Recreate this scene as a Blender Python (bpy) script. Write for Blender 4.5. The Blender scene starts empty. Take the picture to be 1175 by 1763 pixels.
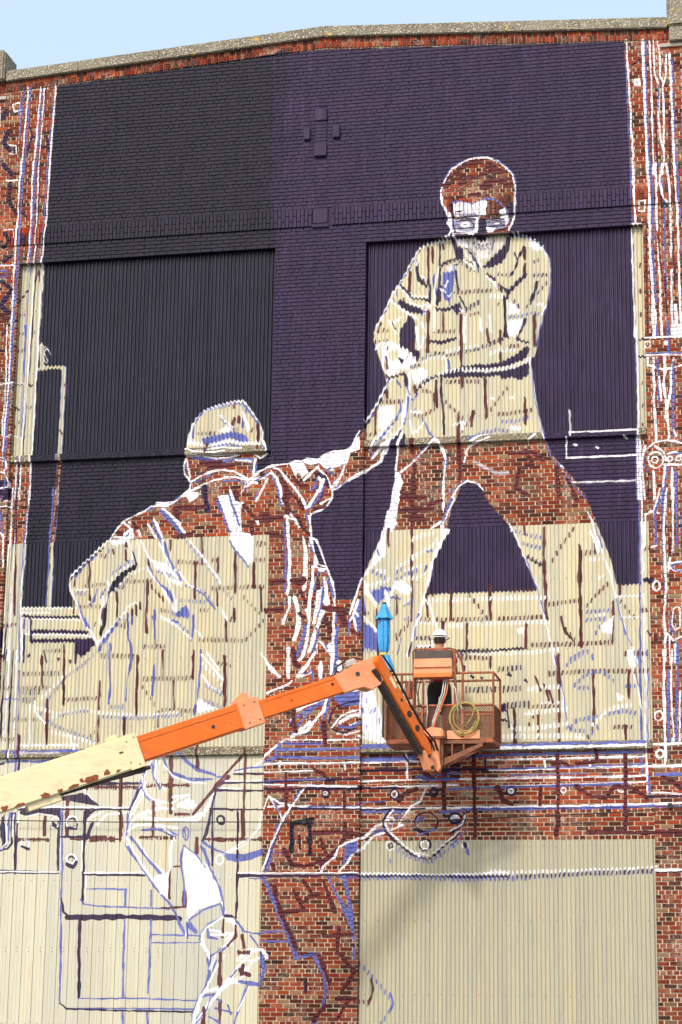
import bpy, bmesh, math, random
import numpy as np
from mathutils import Vector, Matrix

random.seed(7)
rng = np.random.default_rng(11)
scene = bpy.context.scene

# ------------------------------------------------------------------ camera
cam_d = bpy.data.cameras.new('camera')
cam = bpy.data.objects.new('camera', cam_d)
scene.collection.objects.link(cam)
cam_d.sensor_fit = 'VERTICAL'
cam_d.sensor_height = 24.0
cam_d.lens = 3838.81 / 1763.0 * 24.0
cam_d.clip_end = 2000.0
RT = Vector((0.977746, 0.209352, 0.013606))
UP = Vector((0.037308, -0.237330, 0.970713))
FW = Vector((-0.206450, 0.948602, 0.239858))
M = Matrix((RT, UP, -FW)).transposed().to_4x4()
M.translation = Vector((8.08, -35.163, 1.6))
cam.matrix_world = M
scene.camera = cam

# ------------------------------------------------------------------ sky, sun, exposure
SUN = Vector((0.26, 1.0, -0.98)).normalized()          # direction the light travels
world = bpy.data.worlds.new('World')
scene.world = world
world.use_nodes = True
wn = world.node_tree.nodes
wl = world.node_tree.links
bg = wn['Background']
sky = wn.new('ShaderNodeTexSky')
sky.sky_type = 'NISHITA'
sky.sun_disc = False
sky.sun_elevation = math.asin(-SUN.z)
sky.sun_rotation = math.atan2(-SUN.x, -SUN.y)
sky.air_density = 1.0
sky.dust_density = 5.0
sky.ozone_density = 1.5
haze = wn.new('ShaderNodeMix')                         # thin even high haze over the clear sky
haze.data_type = 'RGBA'; haze.blend_type = 'ADD'
haze.inputs[0].default_value = 1.0
haze.inputs[7].default_value = (2.35, 2.75, 2.75, 1)
wl.new(sky.outputs['Color'], haze.inputs[6])
wl.new(haze.outputs[2], bg.inputs['Color'])
bg.inputs['Strength'].default_value = 0.15
sun_d = bpy.data.lights.new('sun', 'SUN')
sun_d.energy = 2.0
sun_d.angle = math.radians(4.0)
sun_d.color = (1.0, 0.95, 0.87)
sun = bpy.data.objects.new('sun', sun_d)
scene.collection.objects.link(sun)
sun.rotation_euler = SUN.to_track_quat('-Z', 'Y').to_euler()
scene.view_settings.view_transform = 'Standard'
scene.view_settings.look = 'None'
scene.view_settings.exposure = 0.28
scene.view_settings.gamma = 1.0
scene.view_settings.use_curve_mapping = False

# ------------------------------------------------------------------ helpers
def link(o, parent=None):
    scene.collection.objects.link(o)
    if parent is not None:
        o.parent = parent
    return o

def tag(o, label=None, cat=None, group=None, kind=None):
    if label: o['label'] = label
    if cat: o['category'] = cat
    if group: o['group'] = group
    if kind: o['kind'] = kind
    return o

def empty(name, loc=(0, 0, 0), parent=None):
    o = bpy.data.objects.new(name, None)
    o.location = loc
    o.empty_display_size = 0.3
    return link(o, parent)

class MB:
    """collects polygons in building (world) coordinates; build() links ONE mesh object"""
    def __init__(self):
        self.v = []; self.f = []; self.t = []
    def quadbox(self, p, tone=0.0, skip=()):
        n = len(self.v); self.v += [tuple(a) for a in p]
        fs = [(0, 1, 2, 3), (7, 6, 5, 4), (0, 4, 5, 1), (1, 5, 6, 2), (2, 6, 7, 3), (3, 7, 4, 0)]
        for i, f in enumerate(fs):
            if i in skip: continue
            self.f.append(tuple(n + k for k in f)); self.t.append(tone)
    def box(self, x0, x1, y0, y1, z0, z1, tone=0.0, skip=()):
        self.quadbox([(x0, y0, z0), (x1, y0, z0), (x1, y0, z1), (x0, y0, z1),
                      (x0, y1, z0), (x1, y1, z0), (x1, y1, z1), (x0, y1, z1)], tone, skip)
    def obox(self, c, ax, ay, az, sx, sy, sz):
        c = Vector(c); ax = Vector(ax).normalized() * sx / 2; ay = Vector(ay).normalized() * sy / 2; az = Vector(az).normalized() * sz / 2
        self.quadbox([c - ax - ay - az, c + ax - ay - az, c + ax - ay + az, c - ax - ay + az,
                      c - ax + ay - az, c + ax + ay - az, c + ax + ay + az, c - ax + ay + az])
    def tube(self, pts, r, seg=8, close=False, cap=True):
        pts = [Vector(p) for p in pts]
        n = len(pts); rings = []
        prev = None
        for i, p in enumerate(pts):
            a = pts[i - 1] if (i > 0 or close) else p
            b = pts[(i + 1) % n] if (i < n - 1 or close) else p
            d = (b - a).normalized()
            if prev is None:
                u = d.orthogonal().normalized()
            else:
                u = (prev - d * prev.dot(d))
                u = u.normalized() if u.length > 1e-6 else d.orthogonal().normalized()
            prev = u
            w = d.cross(u)
            rr = r[i] if isinstance(r, (list, tuple)) else r
            k = len(self.v)
            for s in range(seg):
                t = 2 * math.pi * s / seg
                self.v.append(tuple(p + (u * math.cos(t) + w * math.sin(t)) * rr))
            rings.append(k)
        m = n if close else n - 1
        for i in range(m):
            a = rings[i]; b = rings[(i + 1) % n]
            for s in range(seg):
                self.f.append((a + s, a + (s + 1) % seg, b + (s + 1) % seg, b + s)); self.t.append(0)
        if cap and not close:
            self.f.append(tuple(rings[0] + s for s in range(seg))[::-1]); self.t.append(0)
            self.f.append(tuple(rings[-1] + s for s in range(seg))); self.t.append(0)
    def prism(self, poly, off):
        """poly: list of 3D points (planar), off: extrusion vector"""
        off = Vector(off); n = len(self.v); k = len(poly)
        self.v += [tuple(p) for p in poly] + [tuple(Vector(p) + off) for p in poly]
        self.f.append(tuple(range(n, n + k))); self.t.append(0)
        self.f.append(tuple(range(n + k, n + 2 * k))[::-1]); self.t.append(0)
        for i in range(k):
            j = (i + 1) % k
            self.f.append((n + i, n + k + i, n + k + j, n + j)); self.t.append(0)
    def lathe(self, prof, c, seg=24, fold=None):
        c = Vector(c); base = len(self.v)
        for i, (r, z) in enumerate(prof):
            for s in range(seg):
                t = 2 * math.pi * s / seg
                rr = r * (fold(t, i / (len(prof) - 1)) if fold else 1)
                self.v.append((c.x + rr * math.cos(t), c.y + rr * math.sin(t), c.z + z))
        for i in range(len(prof) - 1):
            for s in range(seg):
                a = base + i * seg
                self.f.append((a + s, a + (s + 1) % seg, a + seg + (s + 1) % seg, a + seg + s)); self.t.append(0)
    def build(self, name, mat, parent=None, smooth=False, bevel=0.0, tone=False):
        me = bpy.data.meshes.new(name)
        me.from_pydata(self.v, [], self.f)
        if tone:
            at = me.attributes.new('tone', 'FLOAT', 'FACE')
            at.data.foreach_set('value', self.t)
        if mat: me.materials.append(mat)
        bm = bmesh.new(); bm.from_mesh(me)
        if not tone:
            bmesh.ops.recalc_face_normals(bm, faces=bm.faces)
        if bevel > 0:
            bmesh.ops.bevel(bm, geom=[e for e in bm.edges if len(e.link_faces) == 2 and e.calc_face_angle(0) > 0.6],
                            offset=bevel, segments=2, affect='EDGES', clamp_overlap=True)
        bm.to_mesh(me); bm.free()
        if smooth:
            me.polygons.foreach_set('use_smooth', [True] * len(me.polygons))
        me.update()
        return link(bpy.data.objects.new(name, me), parent)

# ------------------------------------------------------------------ materials
def new_mat(name):
    m = bpy.data.materials.new(name); m.use_nodes = True
    nt = m.node_tree; b = nt.nodes['Principled BSDF']
    return m, nt, b
def N(nt, t, **kw):
    n = nt.nodes.new('ShaderNode' + t)
    for k, v in kw.items():
        if k.startswith('i_'): n.inputs[k[2:].replace('_', ' ')].default_value = v
        else: setattr(n, k, v)
    return n
def mixc(nt, fac, a, b, mode='MIX'):
    n = N(nt, 'Mix', data_type='RGBA', blend_type=mode)
    for sock, v in ((0, fac), (6, a), (7, b)):
        if hasattr(v, 'links'): nt.links.new(v, n.inputs[sock])
        elif sock == 0: n.inputs[0].default_value = v
        else: n.inputs[sock].default_value = (*v, 1)
    return n.outputs[2]
def math_(nt, op, a, b=None, c=None, clamp=False):
    n = N(nt, 'Math', operation=op, use_clamp=clamp)
    for i, v in enumerate((a, b, c)):
        if v is None: continue
        if hasattr(v, 'links'): nt.links.new(v, n.inputs[i])
        else: n.inputs[i].default_value = v
    return n.outputs[0]
def noise(nt, scale, detail=3, rough=0.6, vec=None, dist=0.0, out=0):
    n = N(nt, 'TexNoise'); n.inputs['Scale'].default_value = scale
    n.inputs['Detail'].default_value = detail; n.inputs['Roughness'].default_value = rough
    n.inputs['Distortion'].default_value = dist
    if vec is not None: nt.links.new(vec, n.inputs['Vector'])
    return n.outputs[out]
def ramp(nt, fac, stops, interp='LINEAR'):
    n = N(nt, 'ValToRGB'); cr = n.color_ramp; cr.interpolation = interp
    while len(cr.elements) > 1: cr.elements.remove(cr.elements[-1])
    cr.elements[0].position = stops[0][0]; cr.elements[0].color = (*stops[0][1], 1)
    for p, c in stops[1:]:
        e = cr.elements.new(p); e.color = (*c, 1)
    nt.links.new(fac, n.inputs[0])
    return n.outputs[0]
def step(nt, v, lo, hi):
    n = N(nt, 'MapRange'); n.inputs[1].default_value = lo; n.inputs[2].default_value = hi
    nt.links.new(v, n.inputs[0]); return n.outputs[0]
def objco(nt, scale=(1, 1, 1)):
    g = N(nt, 'NewGeometry')                      # world position: nothing here moves
    mp = N(nt, 'Mapping'); mp.inputs['Scale'].default_value = scale
    nt.links.new(g.outputs['Position'], mp.inputs['Vector'])
    return mp.outputs[0]
def bump(nt, b, h, dist, strength=0.5):
    n = N(nt, 'Bump'); n.inputs['Strength'].default_value = strength; n.inputs['Distance'].default_value = dist
    nt.links.new(h, n.inputs['Height']); nt.links.new(n.outputs[0], b.inputs['Normal'])

# ------------------------------------------------------------------ the mural: brush strokes in wall coordinates
# every entry: kind (F filled area, S brush stroke, D dabs on the ribs), paint, width in mm, then x z pairs in units of 5 mm
MURAL = """
Fk 0 -981 3718 -332 3762 -155 3774 -155 3405 -171 3233 -160 3054 -166 2316 -160 2001 -155 1783 -1024 1811 -1021 2034 -1014 2312 -1013 2648 -1007 3045 -994 3379
Fp 0 -155 3774 5 3776 1050 3715 1060 3354 1067 3047 1070 2699 1073 2330 1067 2018 1073 1825 755 1819 383 1815 160 1800 -122 1806 -160 2001 -166 2316 -160 3054 -171 3233 -155 3405
Sq 231 -159 3765 -159 3580 -158 3405 -169 3243
Fe 0 -462 2334 -458 2381 -439 2431 -405 2475 -354 2495 -303 2509 -279 2510 -254 2484 -224 2442 -199 2406 -194 2369 -175 2329 -175 2319 -210 2298 -213 2247 -221 2234 -160 2266 -142 2269 -72 2272 -46 2277 8 2285 28 2304 78 2308 113 2316 137 2329 150 2359 159 2387 183 2426 212 2478 237 2532 301 2559 302 2376 269 2337 243 2288 214 2259 158 2230 97 2199 58 2176 54 2142 25 2112 -17 2097 -26 2084 -19 2006 -2 1958 8 1924 36 1915 52 1885 63 1845 69 1804 70 1748 77 1288 -999 1305 -895 1798 -842 1806 -843 1842 -855 1883 -841 1925 -773 1993 -711 2044 -674 2097 -624 2120 -581 2143 -520 2158 -486 2173 -437 2196 -443 2229 -466 2264 -465 2307
Fe 0 419 3198 422 3223 434 3255 451 3286 478 3309 506 3322 540 3328 581 3325 611 3312 642 3286 665 3256 677 3219 677 3173 675 3141 673 3112 668 3091 652 3057 649 3041 456 3054 445 3106 438 3136 424 3162
Fe 0 448 3045 392 3038 362 3029 342 3018 322 2986 300 2941 278 2901 250 2867 239 2839 217 2788 197 2754 185 2725 186 2696 196 2667 208 2629 223 2587 231 2552 237 2532 222 2481 282 2458 373 1858 306 1705 155 1629 125 1738 134 1804 147 1843 157 1875 182 1909 203 1956 218 2008 232 2049 241 2099 260 2227 283 2317 615 2322 768 2295 761 2339 746 2395 733 2452 728 2512 722 2565 719 2600 736 2619 744 2657 749 2698 760 2732 769 2774 783 2814 791 2869 789 2918 784 2958 768 2990 741 3017 716 3033 682 3042 655 3037
Fe 0 247 2318 761 2335 778 2290 812 2240 853 2192 896 2128 931 2035 945 1994 976 1910 993 1825 1000 1781 1024 1648 117 1611 159 1875 218 2008 241 2138
Fp 0 492 2184 516 2195 545 2174 581 2111 640 2042 675 1988 701 1921 729 1841 734 1814 575 1813 371 1812 379 1858 390 1924 413 1964 436 2022 450 2083 479 2155
Fp 0 286 2377 272 2378 256 2347 238 2317 217 2284 205 2257 157 2231 159 2030 225 2031 240 2088 254 2157 263 2206 266 2255 274 2322
Fp 0 283 2401 265 2371 253 2337 237 2299 273 2297 280 2343 285 2377
Fp 0 309 2768 323 2771 331 2745 327 2721 331 2703 327 2660 276 2663 275 2714 279 2738 296 2753
Fp 0 275 2704 326 2701 330 2657 345 2658 345 2628 334 2615 320 2644 305 2660 279 2683
Sb 36 -916 2640 -921 2547 -920 2439 -923 2344 -919 2270 -926 2186
Se 71 -1010 2663 -912 2663
Se 71 -912 2658 -913 2575 -914 2489 -917 2411 -916 2343 -915 2269 -918 2185
Se 80 -1003 2746 -997 2662
Sw 11 -981 2737 -990 2716 -975 2686 -986 2683 -994 2709 -984 2730
Sw 11 -1007 2750 -981 2737 -969 2715
Sb 11 -905 2661 -903 2574 -907 2489 -907 2343
Dm 22 -919 2597 -902 2596
Dm 22 -917 2557 -904 2549
Sm 27 -915 2259 -921 2220
Sm 27 -920 2432 -912 2421
Sm 44 -922 2319 -917 2312
Sm 44 -919 2263 -921 2206
Sb 36 -933 2226 -933 2142 -936 2038 -934 1934 -937 1817
Se 71 -920 2226 -922 2142 -926 2037 -924 1934 -926 1810
Sm 44 -918 2163 -921 2093
Sm 18 -928 2017 -932 1996
Sb 11 -910 2225 -913 2134 -919 2030 -916 1920 -918 1810
Se 80 -1025 1798 -917 1795 -820 1799
Sw 21 -1025 1807 -824 1802
Sw 21 -1024 1791 -918 1788
Sv 44 -1024 1779 -914 1772 -819 1771
Sw 18 -988 1769 -812 1760
Sv 53 -992 1771 -986 1696
Sw 21 -1022 1772 -996 1768 -994 1716 -1019 1714
Sb 36 -1012 1765 -1013 1737
Sv 62 -982 1724 -887 1722 -789 1716
Sw 21 -982 1715 -802 1708 -767 1700
Sv 62 -981 1692 -886 1692 -774 1689 -759 1676
Fv 0 -826 1685 -760 1686 -772 1656 -802 1630 -824 1651
Sv 36 -825 1678 -825 1617
Sv 27 -868 1679 -865 1618
Dv 27 -940 1657 -863 1655
Sv 53 -992 1643 -989 1640
Sv 53 -886 1629 -883 1625
Sv 53 -847 1623 -840 1619
Sv 36 -1010 1713 -1009 1622
Sw 21 -1015 1710 -1017 1622
Sb 28 -1106 3721 -1115 3526
Sw 28 -1091 3720 -1102 3388
Sb 28 -1082 3719 -1091 3387
Sw 28 -1043 3719 -1057 3385
Sb 25 -1037 3715 -1048 3384
Sv 22 -1021 3718 -1036 3520
Sw 18 -1028 3714 -1037 3383
Sw 25 -986 3722 -993 3516 -996 3380
Sb 18 -994 3669 -1003 3381
Sv 80 -1173 3638 -1186 3608
Sv 80 -1158 3560 -1174 3515 -1150 3483
Sv 80 -1170 3431 -1138 3391
Sv 44 -1079 3569 -1067 3537 -1082 3478
Sv 44 -1010 3518 -1000 3471
Sw 21 -1148 3659 -1125 3665 -1114 3637 -1139 3631 -1148 3659
Sw 21 -1151 3502 -1128 3500 -1123 3466 -1149 3468
Sv 44 -1135 3493 -1130 3470
Sb 21 -1121 3657 -1113 3633
Sb 21 -1124 3641 -1119 3610
Sw 21 -1195 3655 -1192 3578
Sw 28 -1104 3432 -1108 3109 -1109 2983 -1110 2778
Sb 36 -1095 3431 -1095 3108 -1096 3012 -1103 2895 -1102 2778
Sw 25 -1059 3429 -1056 3106 -1066 3030
Sb 32 -1049 3428 -1050 3098 -1057 3015 -1060 2897 -1061 2780
Sw 18 -1037 3427 -1034 3104 -1041 3028 -1042 2940 -1044 2779
Sv 18 -1029 3426 -1030 3097 -1036 3013 -1039 2837 -1039 2779
Sw 25 -994 3424 -999 3176 -1010 3041 -1014 2887 -1016 2777
Sb 18 -1005 3425 -1007 3177 -1012 3103 -1018 3042
Sm 31 -1091 2916 -1061 2956
Sm 31 -1034 2991 -1024 3024 -1019 2986
Dm 27 -1090 2863 -1060 2864
Dm 27 -1031 2864 -1020 2865
Dm 27 -1090 2792 -1064 2795
Dm 27 -1031 2794 -1020 2796
Sw 21 -1155 3367 -1114 3366
Sw 21 -1156 3176 -1119 3177 -1116 3147
Sv 71 -1143 3352 -1141 3284 -1115 3237
Sv 71 -1148 3164 -1132 3133 -1153 3112
Sv 71 -1122 3080 -1150 3060
Sb 28 -1163 3027 -1137 3026 -1136 3004 -1162 3005
Sw 14 -1161 2994 -1135 2992
Sv 80 -1154 2986 -1115 2954 -1142 2912
Sv 80 -1156 2898 -1118 2866
Sw 21 -1164 3046 -1112 3046
Sv 44 -1093 3243 -1077 3227
Sv 44 -1081 3160 -1075 3115
Sm 62 -1154 2854 -1124 2845
Sm 62 -1129 2801 -1143 2787
Sb 43 -1102 2820 -1102 2703 -1105 2602 -1106 2509 -1109 2359
Sw 21 -1110 2820 -1108 2602 -1116 2416 -1117 2359
Sw 21 -1126 2821 -1119 2603 -1123 2416
Sb 36 -1066 2822 -1061 2778 -1061 2633 -1060 2532 -1060 2417
Sw 25 -1047 2821 -1047 2676 -1053 2532 -1055 2417 -1055 2325
Sv 18 -1040 2821 -1040 2675 -1048 2517 -1050 2417 -1051 2325
Sw 25 -1014 2819 -1014 2732 -1015 2530 -1016 2415 -1019 2316 -1016 2189
Dm 27 -1094 2794 -1061 2794
Dm 27 -1035 2795 -1020 2796
Dm 27 -1094 2729 -1061 2731
Dm 27 -1030 2769 -1019 2768
Sw 21 -1141 2604 -1097 2610 -1060 2611
Sw 21 -1116 2409 -1092 2419 -1060 2414
Sm 53 -1040 2603 -1029 2599
Sv 36 -1091 2607 -1066 2606
Sv 36 -1087 2523 -1072 2515
Dm 36 -1094 2519 -1072 2515
Dm 36 -1047 2521 -1026 2520
Dm 27 -1094 2455 -1080 2454
Dm 27 -1073 2468 -1062 2468
Sw 25 -1126 2331 -1104 2323 -1099 2302 -1113 2285 -1124 2289
Sw 14 -1100 2312 -1101 2301 -1107 2292 -1115 2287 -1125 2287 -1134 2293 -1141 2302 -1143 2314 -1142 2326 -1136 2335 -1128 2340 -1118 2339 -1109 2334 -1103 2324 -1100 2312
Sv 107 -1122 2246 -1093 2252
Sv 107 -1112 2211 -1089 2220 -1104 2189
Sw 21 -1109 2288 -1091 2249 -1090 2234 -1121 2229
Sw 21 -1070 2325 -1070 2191
Sw 21 -1055 2325 -1052 2191
Sv 18 -1060 2325 -1059 2191
Sb 21 -1113 2359 -1101 2274 -1111 2189
Sw 21 -1079 2232 -1080 2036 -1087 1897 -1083 1623
Sw 21 -1058 2231 -1062 2035 -1065 1897 -1065 1746 -1065 1623
Sw 21 -1018 2230 -1025 2020 -1026 1799 -1019 1622
Sv 22 -1065 2232 -1069 2036 -1072 1883 -1080 1623
Sb 25 -1022 2160 -1029 2020 -1032 1799 -1023 1622
Sm 36 -1063 2231 -1058 2035 -1053 1938 -1049 1786
Sw 21 -1104 2180 -1080 2186
Sw 21 -1117 2163 -1079 2165
Sv 80 -1120 2216 -1090 2201
Sb 36 -1116 2146 -1101 2054
Sw 28 -1112 2072 -1101 2061 -1095 1950
Dm 36 -1095 1745 -1033 1752
Sv 53 -1091 1730 -1091 1678
Sm 44 -1095 1644 -1073 1637
Sw 28 -460 2339 -459 2360 -453 2395 -440 2433 -423 2458 -403 2478 -382 2486 -354 2494 -320 2501 -292 2506 -267 2507 -253 2490 -232 2461 -210 2429 -195 2393 -197 2369 -177 2326
Sb 28 -442 2384 -438 2419 -426 2450 -406 2477
Sb 28 -299 2503 -264 2493 -228 2447 -206 2418
Db 36 -403 2480 -354 2488 -299 2498
Sb 36 -256 2484 -262 2445 -267 2411
Sm 53 -299 2496 -298 2482
Sm 53 -297 2444 -300 2423
Sm 53 -213 2419 -209 2390 -210 2363
Sm 53 -280 2450 -281 2432
Dm 36 -421 2399 -365 2396
Dm 36 -248 2403 -227 2403
Sb 21 -344 2455 -335 2435 -310 2416 -296 2407
Sw 28 -345 2460 -332 2442 -300 2416
Fw 0 -352 2404 -321 2424 -296 2408 -331 2396
Fb 0 -410 2379 -390 2385 -351 2392 -317 2399 -289 2399 -261 2389 -243 2375 -241 2354 -264 2353 -281 2366 -309 2378 -347 2369 -385 2360 -403 2361
Sw 43 -452 2367 -413 2361
Sw 43 -266 2467 -244 2403
Sw 43 -281 2359 -205 2352
Sw 43 -375 2356 -309 2367 -281 2362
Dw 36 -449 2377 -399 2357
Dw 36 -226 2367 -201 2355
Sb 28 -388 2339 -354 2352 -309 2357 -267 2341
Sw 28 -458 2342 -433 2331 -363 2326 -322 2328
Sw 28 -381 2336 -336 2341 -280 2336 -263 2337
Sm 53 -392 2360 -391 2329
Sm 53 -208 2345 -210 2331
Sw 25 -195 2365 -184 2348 -175 2326
Sw 25 -218 2314 -200 2300 -173 2316
Sb 21 -194 2348 -180 2330
Sb 57 -436 2314 -387 2304 -335 2295 -276 2300 -228 2298
Sw 28 -398 2314 -353 2306 -307 2308 -273 2315
Sw 28 -457 2318 -280 2317
Sw 28 -462 2308 -468 2284 -466 2259 -444 2230
Sw 28 -457 2311 -453 2276 -445 2244
Sb 14 -460 2297 -456 2262
Sm 89 -404 2291 -342 2292
Sm 89 -376 2273 -293 2283 -272 2286
Sw 43 -286 2297 -228 2291
Sw 36 -216 2297 -220 2273 -223 2249
Sb 21 -228 2294 -234 2253
Sb 21 -210 2283 -214 2249
Sw 36 -442 2227 -410 2246 -369 2262 -327 2265 -292 2260 -271 2247 -243 2229
Sb 21 -437 2223 -399 2236 -361 2255
Sw 36 -433 2199 -395 2218 -361 2230 -319 2239 -278 2236 -243 2226 -256 2192 -266 2182
Sb 28 -333 2226 -285 2227 -257 2216 -250 2209
Sw 36 -243 2222 -209 2248 -165 2271
Sw 36 -226 2228 -188 2230 -165 2246
Sb 28 -216 2221 -168 2247
Sb 28 -259 2185 -243 2212
Sw 36 -174 2226 -188 2196 -211 2152
Sb 21 -205 2190 -217 2156
Sw 50 -246 2205 -226 2218 -209 2214
Fw 0 -477 2176 -460 2196 -443 2206 -429 2192 -405 2187 -418 2171 -442 2158 -456 2176
Sw 28 -498 2160 -477 2176 -450 2193 -440 2223
Sb 21 -498 2167 -477 2176
Sv 107 -391 2208 -382 2123
Sm 107 -284 2186 -275 2119
Sm 89 -497 2136 -393 2139
Fw 0 -345 2175 -311 2177 -282 2119 -330 2121
Sb 36 -348 2157 -334 2121
Sb 36 -307 2176 -289 2119
Sw 43 -301 2190 -290 2152 -275 2119
Sw 43 -258 2147 -241 2117
Sw 28 -215 2237 -195 2257 -159 2269 -130 2270 -96 2273 -76 2279 -48 2280 -35 2288 6 2283 26 2299 57 2308 94 2311 117 2319 131 2349 144 2376
Fw 0 -96 2273 -48 2278 -27 2239 -51 2223 -61 2244 -75 2228
Fw 0 -42 2285 6 2279 33 2299 94 2310 121 2319 134 2353 147 2359 148 2311 114 2302 105 2268 74 2256 41 2250 13 2272 -21 2267 -45 2275
Sw 50 -157 2266 -130 2254 -102 2219 -74 2187 -49 2152 -32 2113
Sw 50 -159 2249 -139 2224 -125 2182 -115 2137
Sb 28 -151 2228 -132 2186 -119 2127
Sm 80 -126 2226 -97 2177 -66 2149 -45 2114
Sm 80 -74 2217 -54 2196 -33 2195
Sm 80 -20 2243 27 2234
Sw 43 7 2252 34 2220 52 2182
Sw 43 6 2279 27 2258 54 2246
Sw 43 -44 2213 -17 2239 6 2262
Sw 36 94 2262 85 2228 68 2191
Sb 28 58 2229 41 2237
Sb 28 62 2205 72 2211
Sb 28 34 2244 47 2253
Sp 62 7 2231 27 2223 42 2185
Sp 62 25 2193 15 2152 2 2136
Sb 43 4 2221 -6 2187 -23 2176
Sb 43 25 2189 8 2146 -25 2113
Sw 50 7 2221 18 2207 11 2180 -9 2150 -25 2120
Sw 50 24 2213 11 2173
Sw 28 184 2255 156 2232 102 2203 72 2181 55 2176 54 2147 42 2127 16 2108 -14 2096 -18 2086 -19 2052 -17 2018 -21 1986
Sb 21 69 2184 129 2216
Sw 43 -24 2086 -17 2052 -13 1986
Sw 43 48 2178 72 2208
Sw 36 15 2130 52 2147
Sm 62 -5 2112 29 2121
Sm 62 -114 2154 -93 2109
Sb 28 -32 2113 -31 2093 -22 2059
Sw 57 -99 2099 -95 2048 -94 1989
Sw 57 -106 2089 -72 2081 -54 2053
Sb 28 -111 2072 -105 2031 -104 1989
Sm 80 -65 2091 -44 2049 -23 2025
Sm 80 -157 2084 -116 2089
Sw 43 -96 2109 -79 2088
Sw 43 -44 2019 -40 1998
Sm 89 -105 2202 -96 2102
Sw 21 -17 2018 4 2007 11 1985
Sw 57 -94 2028 -88 1944 -86 1876 -92 1826
Sw 57 -85 1813 -86 1779 -96 1753 -105 1727
Sb 36 -105 2029 -101 1927 -101 1837
Sb 36 -103 1800 -101 1787
Sw 25 -23 2016 1 2005 18 1970 36 1919
Sw 25 -16 2005 -2 1958 9 1924 39 1913 53 1879 64 1835 68 1788
Sb 21 -20 1999 -5 1961
Sw 64 -2 1951 2 1914
Sw 36 46 1899 60 1862 67 1808 70 1768 65 1722 69 1672
Sb 36 43 1882 57 1842 64 1808
Sb 36 75 1755 72 1722
Sw 64 -40 2006 -32 1959 -34 1891 -37 1838
Sw 64 -8 1914 -7 1871 -16 1811 -17 1738 -24 1672
Sb 36 12 1907 9 1883 -3 1837
Sb 36 6 1910 26 1900 39 1892
Fw 0 5 1914 39 1909 29 1896 12 1900
Sw 78 18 1840 14 1803 5 1760 -1 1724
Sb 50 33 1873 30 1823 24 1773 15 1740
Sw 50 33 1879 40 1822 48 1789
Sw 50 41 1816 34 1796 44 1776
Sw 78 -67 1812 -56 1772 -52 1725 -64 1673
Sw 64 -26 1771 -17 1731 -24 1672
Sb 71 -28 1718 -37 1672 -56 1616
Sw 71 28 1763 12 1717 -7 1655 -16 1632
Fw 0 -17 1675 -30 1616 -52 1590 -58 1597 -43 1616 -30 1659
Sb 43 6 1707 16 1690 3 1651 0 1628
Sw 64 4 1625 -22 1583 -55 1547
Sw 43 16 1666 43 1640 64 1610
Sw 43 10 1651 10 1625
Sb 28 36 1654 57 1623
Fw 0 59 1696 79 1702 76 1646 70 1613 50 1630 46 1650 63 1663
Sb 64 79 1705 76 1639 77 1590 68 1561
Sw 64 64 1610 61 1558
Sw 64 24 1595 25 1545
Sw 64 84 1593 87 1570
Sb 36 -5 1559 -2 1537
Sw 64 -87 1640 -85 1545
Sw 64 -160 1599 -139 1572 -115 1549
Sm 89 -70 1633 -62 1593 -49 1583
Sm 89 -164 1774 -106 1773
Sm 89 -149 1865 -108 1867
Sm 89 34 1776 101 1767
Sm 125 -74 1866 -44 1868
Sm 125 91 1754 105 1721
Sm 80 35 1739 56 1693
Sm 71 -156 2031 -111 2022
Sm 71 -47 1832 -29 1798
Sm 71 9 1877 13 1843
Sm 71 -49 1758 -32 1745
Sw 36 -52 1544 -9 1559
Sw 36 -160 1602 -181 1632
Sb 28 -28 1553 -2 1569
Sb 43 54 1468 -10 1433 -69 1356
Sb 43 63 1481 28 1377
Sw 50 -9 1396 -69 1350
Sw 50 49 1482 36 1432 -18 1369 -69 1352
Sw 36 -74 1397 -61 1434 -29 1447 40 1473
Sb 50 -74 1397 -19 1437 27 1459
Sm 80 -65 1415 -55 1365
Sm 80 -154 1431 -103 1434
Sm 80 37 1395 42 1346
Fb 0 72 1499 123 1512 155 1498 156 1452 101 1444 73 1467
Sw 28 72 1481 95 1494 155 1498
Sw 28 65 1377 92 1413 128 1430 156 1434
Sw 28 83 1358 116 1353 157 1366
Sp 36 55 1395 64 1431 82 1449 156 1466
Sp 36 65 1372 102 1358 147 1375
Sw 57 92 1394 129 1416 156 1420
Sw 57 129 1380 156 1393
Sb 50 92 1381 129 1376 156 1393
Sw 36 -156 1495 -86 1521 -72 1534
Sw 28 -857 1885 -855 1909 -841 1925 -814 1948 -787 1972 -760 2002 -736 2022 -719 2038 -696 2075 -676 2099 -642 2115 -600 2131 -580 2147 -552 2149 -520 2145
Sv 36 -841 1912 -810 1945 -780 1975 -743 2005
Sb 28 -837 1905 -803 1948 -763 1985
Sb 28 -721 2004 -719 1990
Sb 28 -593 2134 -573 2143
Dm 44 -752 1981 -720 1976
Sm 36 -707 2003 -703 1983
Sw 43 -676 2095 -654 2077 -639 2049
Sw 43 -706 2045 -681 2044
Sw 43 -655 2095 -633 2083 -611 2045
Fw 0 -719 2035 -688 2037 -661 2067 -640 2073 -632 2039 -652 2032 -659 2015 -680 2020 -694 2013 -712 2021
Sp 27 -696 2065 -674 2057
Sp 27 -663 2043 -653 2057
Sm 62 -696 2058 -678 2051
Sm 62 -641 2091 -626 2073
Sw 28 -659 2022 -645 2015 -643 1981 -639 1950
Sw 28 -621 2035 -616 1997 -618 1952
Sm 53 -662 2019 -660 2009
Sm 53 -663 1995 -660 1961
Sw 43 -644 1991 -636 1960 -635 1946
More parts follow.
